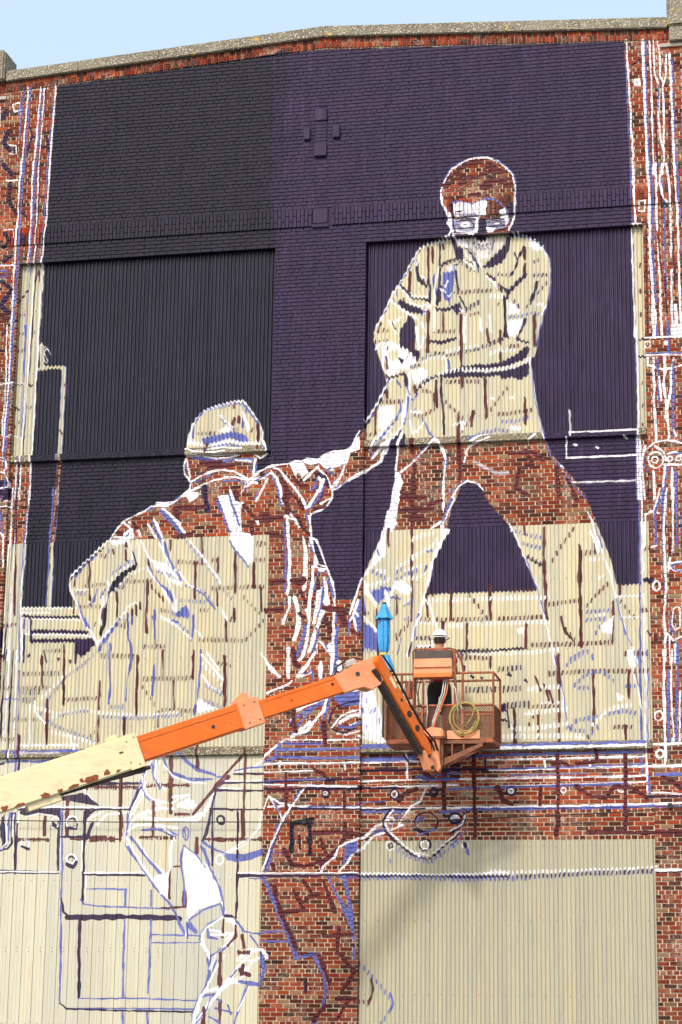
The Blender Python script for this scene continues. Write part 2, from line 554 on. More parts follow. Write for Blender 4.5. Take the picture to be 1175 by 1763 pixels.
Fk 0 -641 1998 -630 1983 -618 1945 -622 1928 -634 1922 -652 1916 -668 1892 -688 1862 -708 1849 -714 1863 -709 1880 -696 1897 -673 1920 -652 1933 -628 1946 -629 1963
Dw 28 -720 1884 -697 1907 -670 1933 -635 1949
Dw 28 -708 1846 -668 1886 -641 1909 -607 1928 -583 1934
Db 36 -718 1908 -690 1927 -656 1954 -636 1956
Db 36 -698 1849 -668 1879 -634 1908
Sw 28 -724 1894 -713 1880 -719 1846 -728 1812
Sk 36 -714 1853 -721 1812 -726 1778
Fk 0 -731 1799 -716 1792 -722 1751 -734 1701 -744 1704 -739 1752
Sm 44 -790 1961 -786 1910 -787 1882 -783 1828
Sm 44 -838 1898 -839 1877
Sw 28 -857 1885 -851 1860 -833 1829 -822 1812 -810 1770 -791 1739 -769 1715 -758 1694 -753 1677
Sw 28 -833 1865 -814 1863 -789 1865
Db 36 -831 1853 -789 1848
Sb 36 -758 1861 -767 1827 -780 1810
Sb 36 -730 1860 -743 1833
Dm 27 -807 1876 -727 1881
Dm 27 -815 1805 -745 1803
Sb 28 -823 1822 -811 1788 -791 1739
Sb 28 -797 1763 -780 1732
Sw 43 -736 1840 -737 1785 -742 1745
Sm 36 -734 1799 -736 1762
Sm 36 -687 1849 -682 1767
Dm 36 -772 1744 -753 1742
Dm 36 -690 1740 -655 1736
Sw 28 -753 1674 -737 1691 -713 1720 -687 1747 -663 1773 -644 1803 -623 1813 -602 1812
Sb 43 -742 1654 -729 1684 -706 1713 -673 1760
Sb 43 -716 1697 -719 1680
Sb 43 -646 1776 -641 1691 -632 1674 -628 1651
Sb 43 -629 1782 -631 1742
Sb 43 -705 1676 -702 1653
Sm 36 -616 1806 -615 1772
Sm 36 -629 1792 -632 1769
Sm 36 -603 1815 -602 1792
Sm 36 -652 1759 -655 1729
Sm 53 -583 1890 -580 1815 -583 1767 -578 1713
Dm 36 -654 1888 -563 1886
Dm 36 -667 1868 -653 1871
Sm 27 -566 1872 -564 1858
Sm 27 -552 1855 -550 1844
Sm 27 -540 1844 -537 1830
Sm 27 -525 1830 -523 1813
Sm 27 -837 1827 -838 1781
Sw 36 -610 2031 -591 1989 -573 1958 -544 1936
Fw 0 -570 1961 -534 1949 -503 1928 -495 1911 -530 1915 -554 1926
Db 28 -551 1926 -495 1907
Sb 36 -580 1951 -564 1909 -542 1878 -514 1857 -492 1816
Sk 36 -582 1961 -579 1941
Sw 36 -582 1924 -553 1892 -521 1850 -499 1809 -477 1778
Sb 36 -503 1850 -488 1812
Sb 36 -553 1784 -551 1740 -546 1672
Sb 36 -559 1767 -552 1750
Dm 36 -539 1787 -501 1780
Sw 43 -528 1763 -496 1745 -463 1727
Sb 36 -490 1751 -469 1741
Dm 36 -587 1663 -514 1661
Sm 44 -506 2027 -503 2000
Sw 50 -588 2085 -569 2054 -558 2036
Sw 50 -568 2102 -553 2070 -539 2039
Sb 43 -574 2099 -559 2063 -544 2035 -537 2018 -519 1997 -510 1955 -489 1924
Sw 28 -544 2018 -525 1976 -517 1942
Sw 57 -537 2135 -516 2117 -475 2084
Sb 64 -541 2128 -508 2096 -483 2064
Sw 50 -559 2156 -517 2155 -500 2159
Sw 50 -534 2131 -505 2109 -480 2081 -451 2039
Sb 64 -537 2124 -505 2095 -486 2067 -457 2032
Sw 36 -557 2091 -541 2045 -530 2014 -507 1948 -485 1920
Sb 43 -556 2056 -541 2031
Sb 43 -526 2017 -515 1976 -489 1927
Sb 43 -475 1916 -463 1885
Db 43 -457 2028 -414 1979 -372 1930 -343 1888 -322 1857 -294 1829 -276 1809
Sw 36 -440 2024 -404 1982 -372 1940 -343 1902 -325 1871
Sw 36 -552 1950 -520 1945 -492 1914
Sw 71 -541 1932 -506 1921 -481 1900
Sw 71 -498 1887 -466 1875
Db 28 -551 1922 -481 1896
Db 28 -452 1868 -404 1856 -369 1828 -340 1787
Sb 28 -550 1895 -532 1867 -503 1849 -485 1812
Sb 28 -411 1853 -386 1836 -361 1808 -340 1784
Sw 36 -468 1913 -435 1868 -397 1853
Sw 36 -530 1928 -505 1883 -485 1825 -477 1781
Db 36 -475 1818 -375 1808
Fb 0 -470 1781 -447 1800 -433 1786 -428 1759 -476 1761
Sb 43 -418 1762 -417 1722 -422 1679
Db 36 -494 1775 -428 1759
Sm 44 -504 2027 -503 1992
Sm 44 -394 2033 -392 1975
Sm 44 -415 1945 -413 1891 -415 1823
Sm 44 -335 1956 -337 1909
Sm 53 -277 1974 -275 1920 -273 1839
Sm 53 -211 1938 -211 1854
Dm 36 -476 1949 -406 1946
Dm 36 -362 1953 -331 1949
Dm 36 -208 1948 -164 1945
Dm 36 -363 1855 -165 1856
Dm 36 -539 1786 -508 1782
Dm 36 -402 1782 -354 1781
Sm 36 -337 1848 -335 1794
Sm 36 -185 1850 -183 1773
Sm 36 -393 1958 -392 1937
Sm 44 -222 2034 -219 2003
Dm 53 -216 2003 -165 2001
Dm 31 -256 1832 -225 1801 -183 1759
Sm 44 -275 1785 -274 1748
Sm 44 -302 1749 -301 1676
Dm 44 -298 1749 -271 1745
Dm 44 -405 1682 -235 1674 -202 1710 -166 1752
Sw 36 -528 1762 -493 1744 -454 1713 -426 1689
Sw 36 -309 1763 -298 1746
Sw 36 -403 1712 -382 1688
Db 36 -486 1751 -430 1706
Sw 28 -323 1787 -305 1756
Fw 0 -344 2155 -295 2156 -264 2131 -258 2045 -217 2037 -216 2006 -218 1945 -228 1932 -252 1953 -277 1988 -295 2019 -299 2047 -314 2092 -329 2123
Sb 36 -345 2158 -325 2113 -314 2071 -296 2047
Sb 36 -302 2160 -284 2118 -269 2070
Sb 36 -298 2016 -277 1981 -252 1953 -228 1922
Sm 80 -478 2136 -398 2136
Sm 80 -489 2036 -434 2045
Sm 107 -492 2136 -482 2108
Sw 50 -281 2149 -246 2130 -211 2091 -204 2071
Sm 89 -250 2137 -211 2091
Sm 89 -224 2068 -220 2040
Sm 107 -198 2094 -167 2083
Sm 107 -194 2101 -167 2093
Sw 30 419 3191 419 3212 427 3241 441 3269 458 3293 485 3312 513 3321 543 3328 581 3325 611 3312 642 3286 665 3256 675 3219 673 3173 673 3141 671 3109 661 3081 651 3057
Sb 18 431 3255 454 3297 492 3319
Sb 18 601 3318 642 3290 672 3255 678 3215
Sb 18 677 3198 675 3173
Sw 36 420 3191 427 3158 441 3135 448 3106 455 3070 445 3053
Sm 80 448 3261 485 3291 526 3313 560 3310
Sm 80 492 3258 543 3257 591 3276 628 3269
Sm 80 557 3224 594 3243 635 3240
Sm 80 560 3217 587 3222
Sm 80 424 3234 444 3236
Sm 80 641 3225 662 3217
Sm 80 581 3291 621 3277
Sm 80 485 3236 502 3242
Sm 80 594 3293 581 3305
Sm 80 519 3194 546 3193
Sb 25 458 3166 475 3171 502 3167 526 3158 550 3164 570 3173 601 3171 628 3151 644 3128
Fw 0 463 3163 482 3168 509 3163 526 3156 567 3170 580 3161 574 3133 577 3115 543 3110 468 3116 463 3137
Sm 44 590 3161 590 3118
Sm 44 475 3133 489 3132
Sm 44 607 3149 611 3116
Fw 0 617 3127 644 3136 644 3111 624 3116
Sp 53 451 3163 455 3134 462 3112
Fw 0 463 3109 546 3110 546 3057 462 3055 451 3085
Sp 36 475 3097 496 3103 526 3101 533 3079 502 3074 482 3082
Sp 36 468 3105 472 3080 479 3068
Sw 36 485 3089 506 3092 523 3083
Fp 0 550 3103 580 3104 624 3094 621 3084 580 3069 575 3053 548 3055 553 3078
Sb 28 580 3101 607 3102
Sb 28 590 3082 624 3087 617 3070
Fw 0 573 3073 607 3070 592 3055 580 3051
Sw 36 624 3101 648 3096 641 3072
Sb 28 648 3128 651 3085
Sb 28 644 3071 637 3058
Sp 107 658 3142 661 3113
Sw 57 448 3128 455 3091
Sw 57 445 3099 468 3062 533 3054
Sm 36 600 3060 627 3062 641 3065
Fw 0 461 3046 639 3042 632 3021 605 2991 578 2968 547 2970 531 2981 500 3015 480 3020
Dp 31 520 3032 551 3015 585 3020 605 3033
Fv 0 537 3045 578 3042 558 3031 548 3033
Fp 0 456 3047 466 3046 473 3013 490 2998 493 2969 476 2974 463 3003
Fp 0 639 3042 656 3044 649 2995 625 2950 591 2935 558 2935 578 2960 605 2984 632 3014
Sp 44 500 3015 524 2985 537 2956 544 2936
Sb 21 510 3022 524 2992 534 2967
Sw 28 493 3001 507 2979 531 2956 537 2938
Sw 28 547 2966 551 2941
Sw 28 466 3017 476 2981 500 2962
Sp 27 419 2953 436 2966 466 2975 497 2969 524 2953
Dw 28 447 3046 417 3041 393 3037 362 3029 342 3018
Sw 28 342 3018 321 2987 301 2942 277 2901 250 2867 239 2839 217 2787 197 2753 187 2726
Sb 21 328 2990 304 2942 271 2887
Sb 21 261 2866 264 2852
Sb 21 237 2818 220 2791
Dp 27 335 3004 348 3014
Dp 27 308 2959 315 2962
Sv 36 412 3034 413 2981 412 2953
Sv 36 422 3037 424 3009
Sm 44 371 3016 372 2930 373 2888
Sm 44 310 2938 308 2870
Sm 44 386 3018 388 2965
Sp 53 337 2975 332 2943 339 2911 356 2892 366 2881
Dp 53 342 2907 370 2895
Sw 28 342 2989 332 2958
Sw 28 349 2921 363 2906
Dw 36 393 3036 464 3045
Sp 44 278 2890 302 2864 319 2841 363 2835
Sw 28 271 2887 295 2860 312 2828 343 2812 377 2820
Sw 28 315 2849 370 2845
Sp 71 275 2830 302 2814 336 2801 353 2790
Fp 0 271 2834 309 2817 353 2800 353 2783 309 2792 278 2812
Dm 44 274 2844 292 2836
Sw 36 247 2835 278 2805 316 2781 336 2766
Sw 36 356 2783 377 2813
Sb 21 251 2845 257 2831
Sb 21 350 2780 370 2799
Sp 44 369 2902 380 2873 377 2824 363 2835
Sv 36 380 2887 377 2824
Sb 43 393 2922 390 2887 404 2850
Sv 44 412 2942 410 2899 404 2815
Sv 44 417 2878 411 2822
Sw 28 407 2942 397 2900 393 2844 390 2816
Fb 0 420 2927 454 2929 461 2896 454 2833 444 2820 427 2835 421 2870
Sb 36 461 2956 458 2907
Sb 36 448 2855 448 2812
Sw 43 431 2877 441 2894
Sw 43 417 2867 431 2859
Sw 43 441 2841 451 2847
Fw 0 437 2947 458 2950 458 2932 441 2929
Sp 36 468 2928 470 2896 478 2860
Sp 36 464 2949 481 2959
Dp 44 420 2952 454 2968 485 2973 498 2968
Dv 27 420 2956 447 2968 485 2976
Sp 53 454 3049 461 3020 471 2981
Fp 0 471 3020 491 3011 495 2979 485 2976 475 2995
Dp 36 488 2958 515 2932 557 2922
Dv 27 498 2951 525 2924
Sw 28 498 2968 519 2946 535 2927
Sp 80 404 2797 438 2795 468 2804
Fp 0 458 2808 478 2818 488 2799 485 2782 471 2772 461 2787
Dp 53 492 2785 518 2801 557 2816
Sw 28 481 2793 498 2781
Sp 36 481 2835 498 2802
Dm 36 458 2854 498 2852 557 2855
Dm 27 515 2770 557 2778
Sm 53 373 2789 372 2736 371 2657
Sm 53 487 2771 487 2712 487 2651
Sm 36 424 2789 426 2715
Sm 36 323 2686 325 2660
Dm 36 387 2718 471 2716
Dm 36 211 2735 241 2729
Dm 36 187 2694 242 2693
Sm 53 207 2756 200 2728
Sv 62 377 2685 424 2679 468 2689
Sw 43 333 2735 337 2693 344 2659
Sw 43 357 2702 350 2667
Sp 27 248 2757 263 2732
Sp 71 309 2775 299 2751
Sw 36 238 2765 255 2732 265 2718
Sw 36 278 2773 255 2760
Sw 57 194 2667 204 2686 238 2687 272 2672
Sw 36 394 2795 394 2724
Sw 36 350 2755 364 2719
Sw 43 498 2764 495 2712 498 2676
Dw 28 654 3040 681 3041 715 3034 742 3016 768 2990
Sb 21 675 3042 722 3032 761 2997 784 2960 790 2918 788 2869 780 2807 763 2759 759 2731 749 2697 739 2646
Sw 21 722 3028 761 2994 783 2953
Sw 21 773 2793 759 2759
Fw 0 715 3018 742 3016 761 2990 741 2984 721 3000
Sv 36 698 2998 681 2960 667 2926 654 2902
Sv 36 668 2982 678 2960
Sm 53 703 3001 703 2959
Sm 53 704 2944 702 2909
Sp 62 704 2902 680 2879 660 2856 647 2843
Dv 44 654 2849 674 2869 701 2899
Dp 36 724 2943 761 2955
Dv 31 604 2912 620 2907 654 2905
Dv 31 721 2898 787 2897
Sm 53 573 2910 593 2895
Dv 44 597 2895 620 2858 637 2836
Sv 44 634 2857 645 2843 642 2822
Sv 44 620 2869 622 2851
Dv 44 653 2832 673 2799 693 2780
Sw 28 570 2904 597 2881 607 2859
Dm 36 603 2852 627 2858
Sp 53 744 2875 734 2837 723 2813
Dv 44 780 2873 754 2843 733 2823 717 2796 697 2780
Db 28 643 2755 690 2756 720 2765 759 2759
Sm 53 733 2757 733 2698 734 2650
Sv 44 633 2829 633 2773 636 2738 636 2700 646 2682
Fv 0 636 2738 645 2689 626 2680 633 2711
Sp 53 703 2745 693 2718 676 2680
Sv 44 676 2677 689 2669 712 2661
Fw 0 640 2815 670 2799 687 2770 640 2763
Fw 0 643 2745 693 2745 686 2708 666 2684 646 2693
Sw 36 740 2795 760 2794
Sw 36 583 2766 590 2706
Sw 36 550 2757 553 2715
Dw 43 573 2833 627 2830
Sm 44 573 2714 578 2686 579 2672
Sm 44 620 2708 618 2663
Dp 27 439 2683 469 2689
Sm 53 486 2772 486 2656
Dv 44 526 2652 573 2658 613 2677
Dm 36 649 2654 676 2653
Dm 31 607 2796 623 2816
Dm 31 476 2853 556 2852 597 2854
Dp 53 499 2785 529 2801 556 2820
Dw 36 211 2686 245 2688 276 2672 306 2653 330 2624
Fw 0 211 2676 248 2684 296 2657 330 2620 334 2606 307 2601 310 2587 280 2592 256 2572 236 2570 232 2601 218 2637
Fe 0 238 2660 272 2662 273 2634 252 2621 239 2636
Sw 36 217 2637 220 2602 231 2566 236 2552
Sm 44 235 2671 233 2661
Sm 44 230 2640 234 2594
Sm 44 229 2577 234 2563
Fv 0 269 2634 286 2630 290 2616 280 2611
Dv 36 296 2633 310 2625
Dv 36 303 2597 344 2602
Sv 44 239 2562 263 2568 287 2577
Fp 0 280 2581 297 2577 304 2556 306 2521 294 2535 290 2563
Sw 36 307 2583 309 2555 307 2514 311 2493
Dw 43 344 2613 377 2625 411 2630 431 2622
Sw 36 428 2629 435 2604 431 2584
Fw 0 317 2586 351 2595 371 2583 371 2559 344 2540 331 2533 317 2562
Dv 36 350 2623 377 2632 398 2641
Dv 36 398 2641 428 2639
Dv 44 431 2632 485 2640 557 2653
Dw 36 425 2643 485 2654 557 2660
Sb 50 441 2614 445 2580
Sb 28 371 2646 367 2629
Sm 53 372 2698 372 2649
Sm 53 487 2692 487 2636 488 2581 488 2525
Fp 0 428 2573 485 2588 557 2598 557 2580 492 2577 485 2570 557 2570 557 2549 492 2553 442 2552 398 2558 351 2525 324 2503 344 2533 391 2562
Dw 36 351 2532 378 2545 405 2564 441 2576
Dw 36 492 2577 557 2580
Dv 36 348 2540 378 2552 398 2561
Sb 28 311 2479 328 2485 338 2505
Dm 36 351 2512 385 2506
Dm 36 425 2539 485 2536 548 2534
Sm 53 400 2544 401 2488 402 2454
Sm 53 327 2530 331 2506
Sm 36 393 2503 395 2440
Sp 44 418 2550 420 2487 425 2418 429 2357
Dm 36 411 2509 432 2473 458 2441 485 2416 498 2405
Sm 44 475 2426 477 2409
Sm 44 528 2434 522 2403 522 2380
Sm 62 475 2382 477 2344
Dm 44 535 2434 508 2394 488 2364
Sw 43 459 2389 498 2391
Sw 43 482 2399 492 2371
Sw 28 236 2547 219 2511 196 2471 176 2434 163 2414
Sb 21 239 2556 230 2518
Sb 21 203 2464 180 2427
Dw 28 239 2552 273 2561
Sb 28 266 2554 280 2529
Sb 28 300 2528 311 2503
Fw 0 304 2514 314 2486 298 2431 284 2401 281 2439 297 2480
Sb 36 307 2493 301 2438 291 2397
Sb 36 277 2481 281 2453 264 2416 237 2383 214 2356 201 2329
Dm 44 210 2479 294 2478
Sm 44 233 2525 235 2490
Sm 44 195 2450 193 2395 195 2367
Dm 36 163 2369 204 2364
Fw 0 206 2463 257 2468 257 2426 231 2383 204 2388
Sw 36 291 2411 278 2384 245 2338 231 2299
Sw 36 251 2392 224 2359 198 2326
Sw 28 285 2377 280 2343 273 2297
Dm 36 315 2431 351 2422 382 2438
Db 28 314 2448 338 2440 362 2397 379 2366 395 2348
Sw 36 311 2410 322 2365 338 2374 358 2401
Sw 36 314 2441 345 2436
Sb 28 362 2404 375 2369 395 2344
Dw 28 395 2334 372 2315
Sw 28 399 2334 372 2315 352 2293
Sw 28 399 2334 415 2320 429 2290
Sm 44 320 2341 320 2295
Sm 44 477 2344 477 2288
Fp 0 493 2591 573 2593 626 2601 672 2623 706 2652 716 2641 712 2620 692 2601 639 2583 573 2576 493 2577
Fp 0 439 2573 493 2570 573 2564 626 2570 672 2578 712 2593 715 2579 712 2548 685 2532 655 2544 626 2539 612 2553 566 2549 493 2553 439 2552
Dw 36 439 2575 493 2580 573 2573 626 2575 672 2583 712 2602
Dw 43 573 2628 619 2639 673 2643
Sw 28 715 2610 722 2565 731 2486 744 2410 766 2321
Sb 18 720 2596 723 2558 729 2499 737 2444 750 2386 769 2324 779 2290
Sm 53 566 2542 567 2480 571 2408
Sm 53 488 2553 489 2518
Sm 44 700 2470 701 2412 699 2381
Sm 44 619 2632 618 2605
Dm 36 439 2538 549 2536
Dm 36 599 2419 638 2417 678 2423 731 2428
Dm 36 646 2652 686 2653
Dm 40 652 2534 639 2504 612 2471 582 2431
Db 36 622 2392 671 2390 717 2408
Db 36 572 2353 605 2365 651 2356
Db 28 513 2332 539 2348 572 2360
Sw 43 586 2472 596 2475
Sw 43 649 2476 658 2472
Fw 0 648 2377 684 2372 684 2358 651 2363
Sm 53 476 2416 478 2382 479 2327
Dm 36 439 2466 469 2433 496 2405
Dm 36 493 2374 513 2397 532 2430
Sw 28 456 2390 499 2394
Dv 36 613 2674 639 2683
Sb 36 513 2329 536 2345
Sw 36 522 2325 549 2341 579 2346
Sw 36 503 2288 513 2308 529 2318
Sw 36 710 2320 736 2339
Sm 53 476 2327 478 2288
Sw 28 496 2257 509 2298 529 2317 582 2335
Sg 53 529 2256 568 2234 608 2212 641 2214
Sm 71 479 2326 483 2197
Sm 71 700 2289 726 2241 680 2229 667 2163 712 2134
Sm 71 804 2224 809 2123
Sm 71 842 2182 867 2114
Sm 71 647 2278 726 2281 758 2253
Sw 28 456 2137 476 2170 509 2193 542 2181 558 2160
Sb 21 450 2151 476 2177 502 2196
Sb 18 772 2299 788 2258 823 2220 861 2161 900 2112
Sw 21 817 2230 826 2223
Sw 36 283 2368 274 2319 270 2276 267 2239
Sw 36 401 2338 371 2314 344 2285 317 2255 284 2232
Sw 36 407 2334 428 2300 437 2269 432 2223 428 2181 428 2096
Fw 0 266 2233 281 2232 293 2195 284 2180 284 2156 276 2117 270 2053 253 2027 229 2020 228 2043 243 2091 254 2157 263 2206
Sb 21 371 2321 332 2273
Sb 21 440 2278 437 2238
Sb 21 234 2379 204 2334 181 2286
Sw 50 250 2366 229 2318 214 2269 181 2252 157 2233 109 2207
Sw 43 219 2380 177 2311
Sw 43 226 2330 187 2286
Sw 64 459 2131 446 2095 425 2056 425 2013
Sb 43 455 2131 434 2077 419 2051
Sm 80 321 2341 323 2298
Sm 80 329 2258 325 2203 327 2142
Sm 80 288 2147 365 2141
Sm 80 285 2101 390 2100
Sm 80 287 2165 300 2155
Sm 80 378 2119 422 2129
Sm 80 318 2149 330 2069
Sm 80 363 2068 318 2073
Sm 53 324 2130 321 2039
Sw 43 387 2034 419 2057
Sw 36 241 2099 232 2048 219 2005 203 1952 183 1906 160 1873 150 1844 134 1798 121 1752
Sw 64 255 2078 242 2038
Sw 64 229 2025 222 1988
Sm 44 243 2038 244 1994 246 1977
Sm 44 323 2032 325 1978 324 1908 326 1828 325 1729
Fw 0 225 1998 236 1981 236 1951 210 1925 190 1906 199 1939
Dw 50 322 1998 361 2013 408 2022
Dw 50 322 1935 362 1957 401 1982 421 2005
Sw 50 444 2027 427 1998 408 1958 392 1919 382 1873 372 1827 356 1774 343 1719 327 1667 311 1609
Dw 43 269 1903 322 1931
Dw 43 193 1899 236 1891
Dw 43 184 1849 217 1855 253 1870
Dw 43 299 1892 362 1910
Dw 43 290 1872 342 1867 369 1886
Db 43 263 1883 296 1905
Db 43 186 1899 233 1871
Db 43 266 1863 296 1876
Db 43 299 1882 342 1894
Sb 36 375 1956 391 1959
Sb 36 372 1906 369 1893
Sb 36 209 1965 213 1952
Fb 0 184 1839 210 1832 220 1845 260 1837 240 1817 214 1785 194 1809
Fw 0 267 1857 296 1862 323 1835 316 1812 290 1819 273 1830
Sw 50 270 1856 257 1820 237 1784 234 1751
Sw 50 177 1826 204 1782
Dw 50 160 1864 197 1832
Fw 0 160 1867 177 1853 177 1816 161 1817
Sb 43 161 1807 168 1747
Sb 43 254 1807 287 1800
Db 36 297 1779 330 1792
Db 36 291 1730 323 1736
Dw 36 293 1783 326 1802
Sm 44 273 1813 274 1747
Sm 44 208 1765 208 1699
Sm 44 372 1810 376 1761 376 1741
Dm 80 271 1671 297 1697 323 1726
Dm 62 369 1817 408 1816
Sw 36 162 1744 192 1716 225 1673
Fb 0 162 1727 192 1706 215 1679 222 1633 193 1634 163 1641
Db 50 163 1635 222 1633
Sm 36 212 1696 213 1614
Sb 28 288 1668 278 1612
Sb 28 350 1751 343 1735
Sb 28 340 1709 334 1673
Sv 36 324 1657 314 1608
Fb 0 134 1765 157 1804 157 1684 145 1698
Fb 0 115 1732 128 1752 122 1706 116 1673
Sw 43 135 1738 142 1699
Sw 43 147 1798 131 1745 122 1732
Sw 43 134 1765 148 1745
Sm 80 129 1689 152 1685
Sw 57 237 1824 244 1778
Dm 36 162 1754 191 1756
Sw 28 369 1794 386 1773 395 1740 409 1701
Dw 36 369 1794 498 1790
Dw 36 343 1722 409 1717
Dw 36 428 1707 498 1705
Dm 53 350 1730 389 1727
Dm 53 402 1727 498 1721
Sm 53 454 1824 454 1726
Sm 53 427 1716 428 1690
Dv 44 334 1667 392 1667
Sv 27 388 1665 388 1629
Dv 71 337 1635 386 1634
Sw 21 344 1640 386 1641
Sw 21 389 1668 393 1629
Fw 0 899 2078 921 2041 927 2011 915 2031
Sw 25 921 2018 948 1938 973 1865 991 1780 1008 1715 1038 1624 1056 1572
Sw 25 646 2041 675 1981 701 1914 736 1827 754 1748 773 1670 791 1578
Sb 21 927 2024 949 1951
Sb 21 701 1920 742 1801 761 1735
Sb 21 991 1780 1020 1663
Sb 21 1005 1715 1038 1624
Sm 53 760 2024 761 1892 764 1761 767 1722
Dm 53 866 2027 814 1956 775 1891
Sm 44 695 2033 698 2000
Sm 44 875 1960 877 1862
Sm 44 874 1836 876 1758
Db 36 663 2014 750 1988
Db 36 685 1974 750 1955
Dm 44 698 1933 762 1892
Sv 22 701 1927 762 1892
Sm 71 878 1940 874 1842
Sm 44 926 1965 932 1932
Dm 53 891 1933 942 1935
Dm 44 972 1833 927 1795 889 1751
Dm 44 774 1767 870 1777
Dm 44 652 1816 723 1818
Sm 44 1004 1825 1003 1793
Sm 44 981 1767 979 1639
Dm 40 1003 1773 1059 1701
Dm 44 709 1636 874 1635 988 1638
Dm 44 600 1723 748 1726
Dm 44 450 1725 587 1723
Sm 53 876 1748 878 1628
Sm 53 700 1704 699 1626
Sm 53 584 1832 584 1714
Dw 36 450 1793 580 1792 723 1791 787 1789
Dw 36 450 1711 587 1710 722 1710 786 1708
Dw 28 903 1910 961 1911
Dw 28 934 1847 954 1859
Dw 28 914 1724 964 1729
Sm 36 812 1727 824 1681 849 1648
Dm 36 818 1701 862 1642
Dm 44 502 1821 535 1781 574 1727
Sm 44 506 1709 506 1631
Db 36 888 1738 965 1742
Db 36 894 1712 964 1716
Db 36 913 1653 964 1729
Fw 0 939 1691 983 1722 976 1664 945 1672
Db 36 836 1584 893 1615 924 1582
Sv 36 483 1622 580 1620 696 1626
Dw 28 483 1612 696 1610 811 1620
Fw 0 671 1689 693 1695 690 1672 674 1676
Dm 36 1007 1599 1097 1597
Sw 21 997 1788 1073 1787
Sw 21 1008 1718 1071 1716
Dm 31 470 1606 586 1593
Sw 43 911 2005 930 1965 936 1932
Dw 28 646 2028 666 2001
Sw 28 961 1898 979 1845
Sb 28 1070 2144 1069 1947 1067 1791 1065 1662 1066 1572
Sw 25 1079 2144 1079 1947 1079 1790 1078 1571
Dm 44 1076 1940 1105 1942
Dm 44 1072 1739 1104 1738
Sv 107 1086 1839 1103 1835
Sm 44 1089 1668 1099 1658
Sw 25 1070 2699 1073 2494 1070 2319
Sb 18 1066 2631 1070 2495
Sw 28 1067 2319 1069 2106
Sb 18 1063 2320 1063 2107
Sv 36 1079 2651 1099 2653
Sv 36 1078 2593 1102 2591
Dm 36 1080 2501 1100 2499
Dm 36 1081 2423 1098 2426
Dm 36 1083 2359 1096 2362
Sw 25 1062 3042 1064 2881 1066 2660
Sw 21 1065 3051 1096 3051
Dm 44 1074 2909 1090 2911
Dm 44 1076 2818 1092 2821
Dm 44 1077 2737 1094 2738
Sw 28 848 2418 850 2329
Sw 28 847 2340 961 2338 1070 2339
Sw 28 837 2323 837 2256 1069 2256
Sw 28 855 2172 1061 2170
Sw 36 863 2300 869 2298
Sw 36 935 2289 941 2285
Sw 36 1025 2321 1034 2314
Sw 32 1058 3717 1066 3501 1074 3228
Sb 14 1055 3713 1058 3430 1065 3229
Sw 43 1113 3712 1116 3533 1120 3225
Sb 28 1121 3707 1124 3425 1126 3225
Sw 28 1135 3710 1140 3546 1140 3224
Sw 28 1149 3709 1151 3581 1166 3544
Sw 28 1163 3707 1171 3616 1167 3580 1180 3550
Sw 28 1192 3657 1187 3578 1176 3528 1180 3420 1174 3292
Sw 28 1166 3536 1161 3450 1166 3350 1177 3278 1170 3221
Sw 36 1202 3657 1205 3490 1212 3218
Sb 21 1210 3634 1213 3417 1219 3218
Fw 0 1081 3576 1104 3574 1103 3545 1080 3547
Sp 18 1090 3564 1092 3553
Sv 36 1075 3624 1102 3643
Sm 71 1228 3611 1244 3602
Sm 44 1151 3422 1153 3223
Sm 44 1198 3447 1196 3219
Sb 21 1167 3551 1158 3451
Sw 32 1072 3269 1074 3128 1077 3055
Sb 14 1063 3270 1065 3058
Sw 28 1092 3130 1109 3129 1108 3094 1088 3095 1092 3130
Sw 43 1121 3266 1124 3124 1122 2984 1127 2872 1129 2652
Sb 36 1129 3265 1135 3123 1133 2872 1138 2775
Sw 32 1148 3264 1147 3052 1153 2871 1155 2651
Sb 28 1161 3263 1174 3121 1173 2911 1177 2649
Sw 32 1171 3262 1159 3192 1171 3135 1184 3120
Sw 32 1184 3261 1192 3176 1193 3105 1193 2924
Sw 32 1207 3259 1216 3097 1217 2867 1219 2647
Sb 25 1218 3259 1225 3047
Sw 36 1192 2882 1190 2649
Sw 36 1125 2776 1137 2734 1139 2652
Sw 50 1202 2757 1206 2648
Sm 36 1110 3034 1109 2653
Sm 36 1149 3017 1162 2843
Sm 36 1198 3014 1203 2812
Sm 36 1169 2870 1176 2732
Sw 36 1133 2691 1134 2650
Sw 36 1155 2690 1158 2649
Sw 36 1194 2688 1196 2647
Sw 36 1210 2687 1212 2646
Sb 36 1139 2691 1138 2650
Sb 36 1175 2689 1176 2593
Sw 28 1103 2650 1222 2649
Sw 28 1105 2590 1221 2585
Sb 21 1102 2597 1221 2592
Sw 21 1118 2626 1117 2620 1114 2616 1111 2614 1107 2614 1103 2617 1101 2621 1099 2631 1101 2632 1104 2636 1107 2638 1111 2638 1115 2636 1117 2631 1118 2626
Sw 28 1173 2627 1173 2625 1171 2623 1169 2622 1167 2622 1165 2624 1164 2626 1163 2628 1164 2630 1165 2632 1167 2633 1170 2633 1172 2632 1173 2630 1173 2627
Sw 36 1108 2580 1108 2556 1159 2537 1220 2550
Sw 43 1127 2579 1127 2420 1131 2299
Sw 43 1163 2577 1165 2533 1158 2486 1166 2405 1170 2304
Sw 43 1192 2575 1180 2465 1162 2378
Sb 36 1140 2575 1143 2419
Sb 36 1191 2565 1186 2310
Sw 36 1186 2330 1195 2310
Sw 36 1145 2514 1150 2432
Sw 28 1102 2274 1128 2293 1166 2298 1214 2285
Sw 25 1151 2232 1148 2220 1142 2211 1132 2207 1121 2207 1111 2213 1105 2222 1103 2234 1105 2245 1112 2254 1122 2259 1133 2259 1142 2253 1149 2243 1151 2232
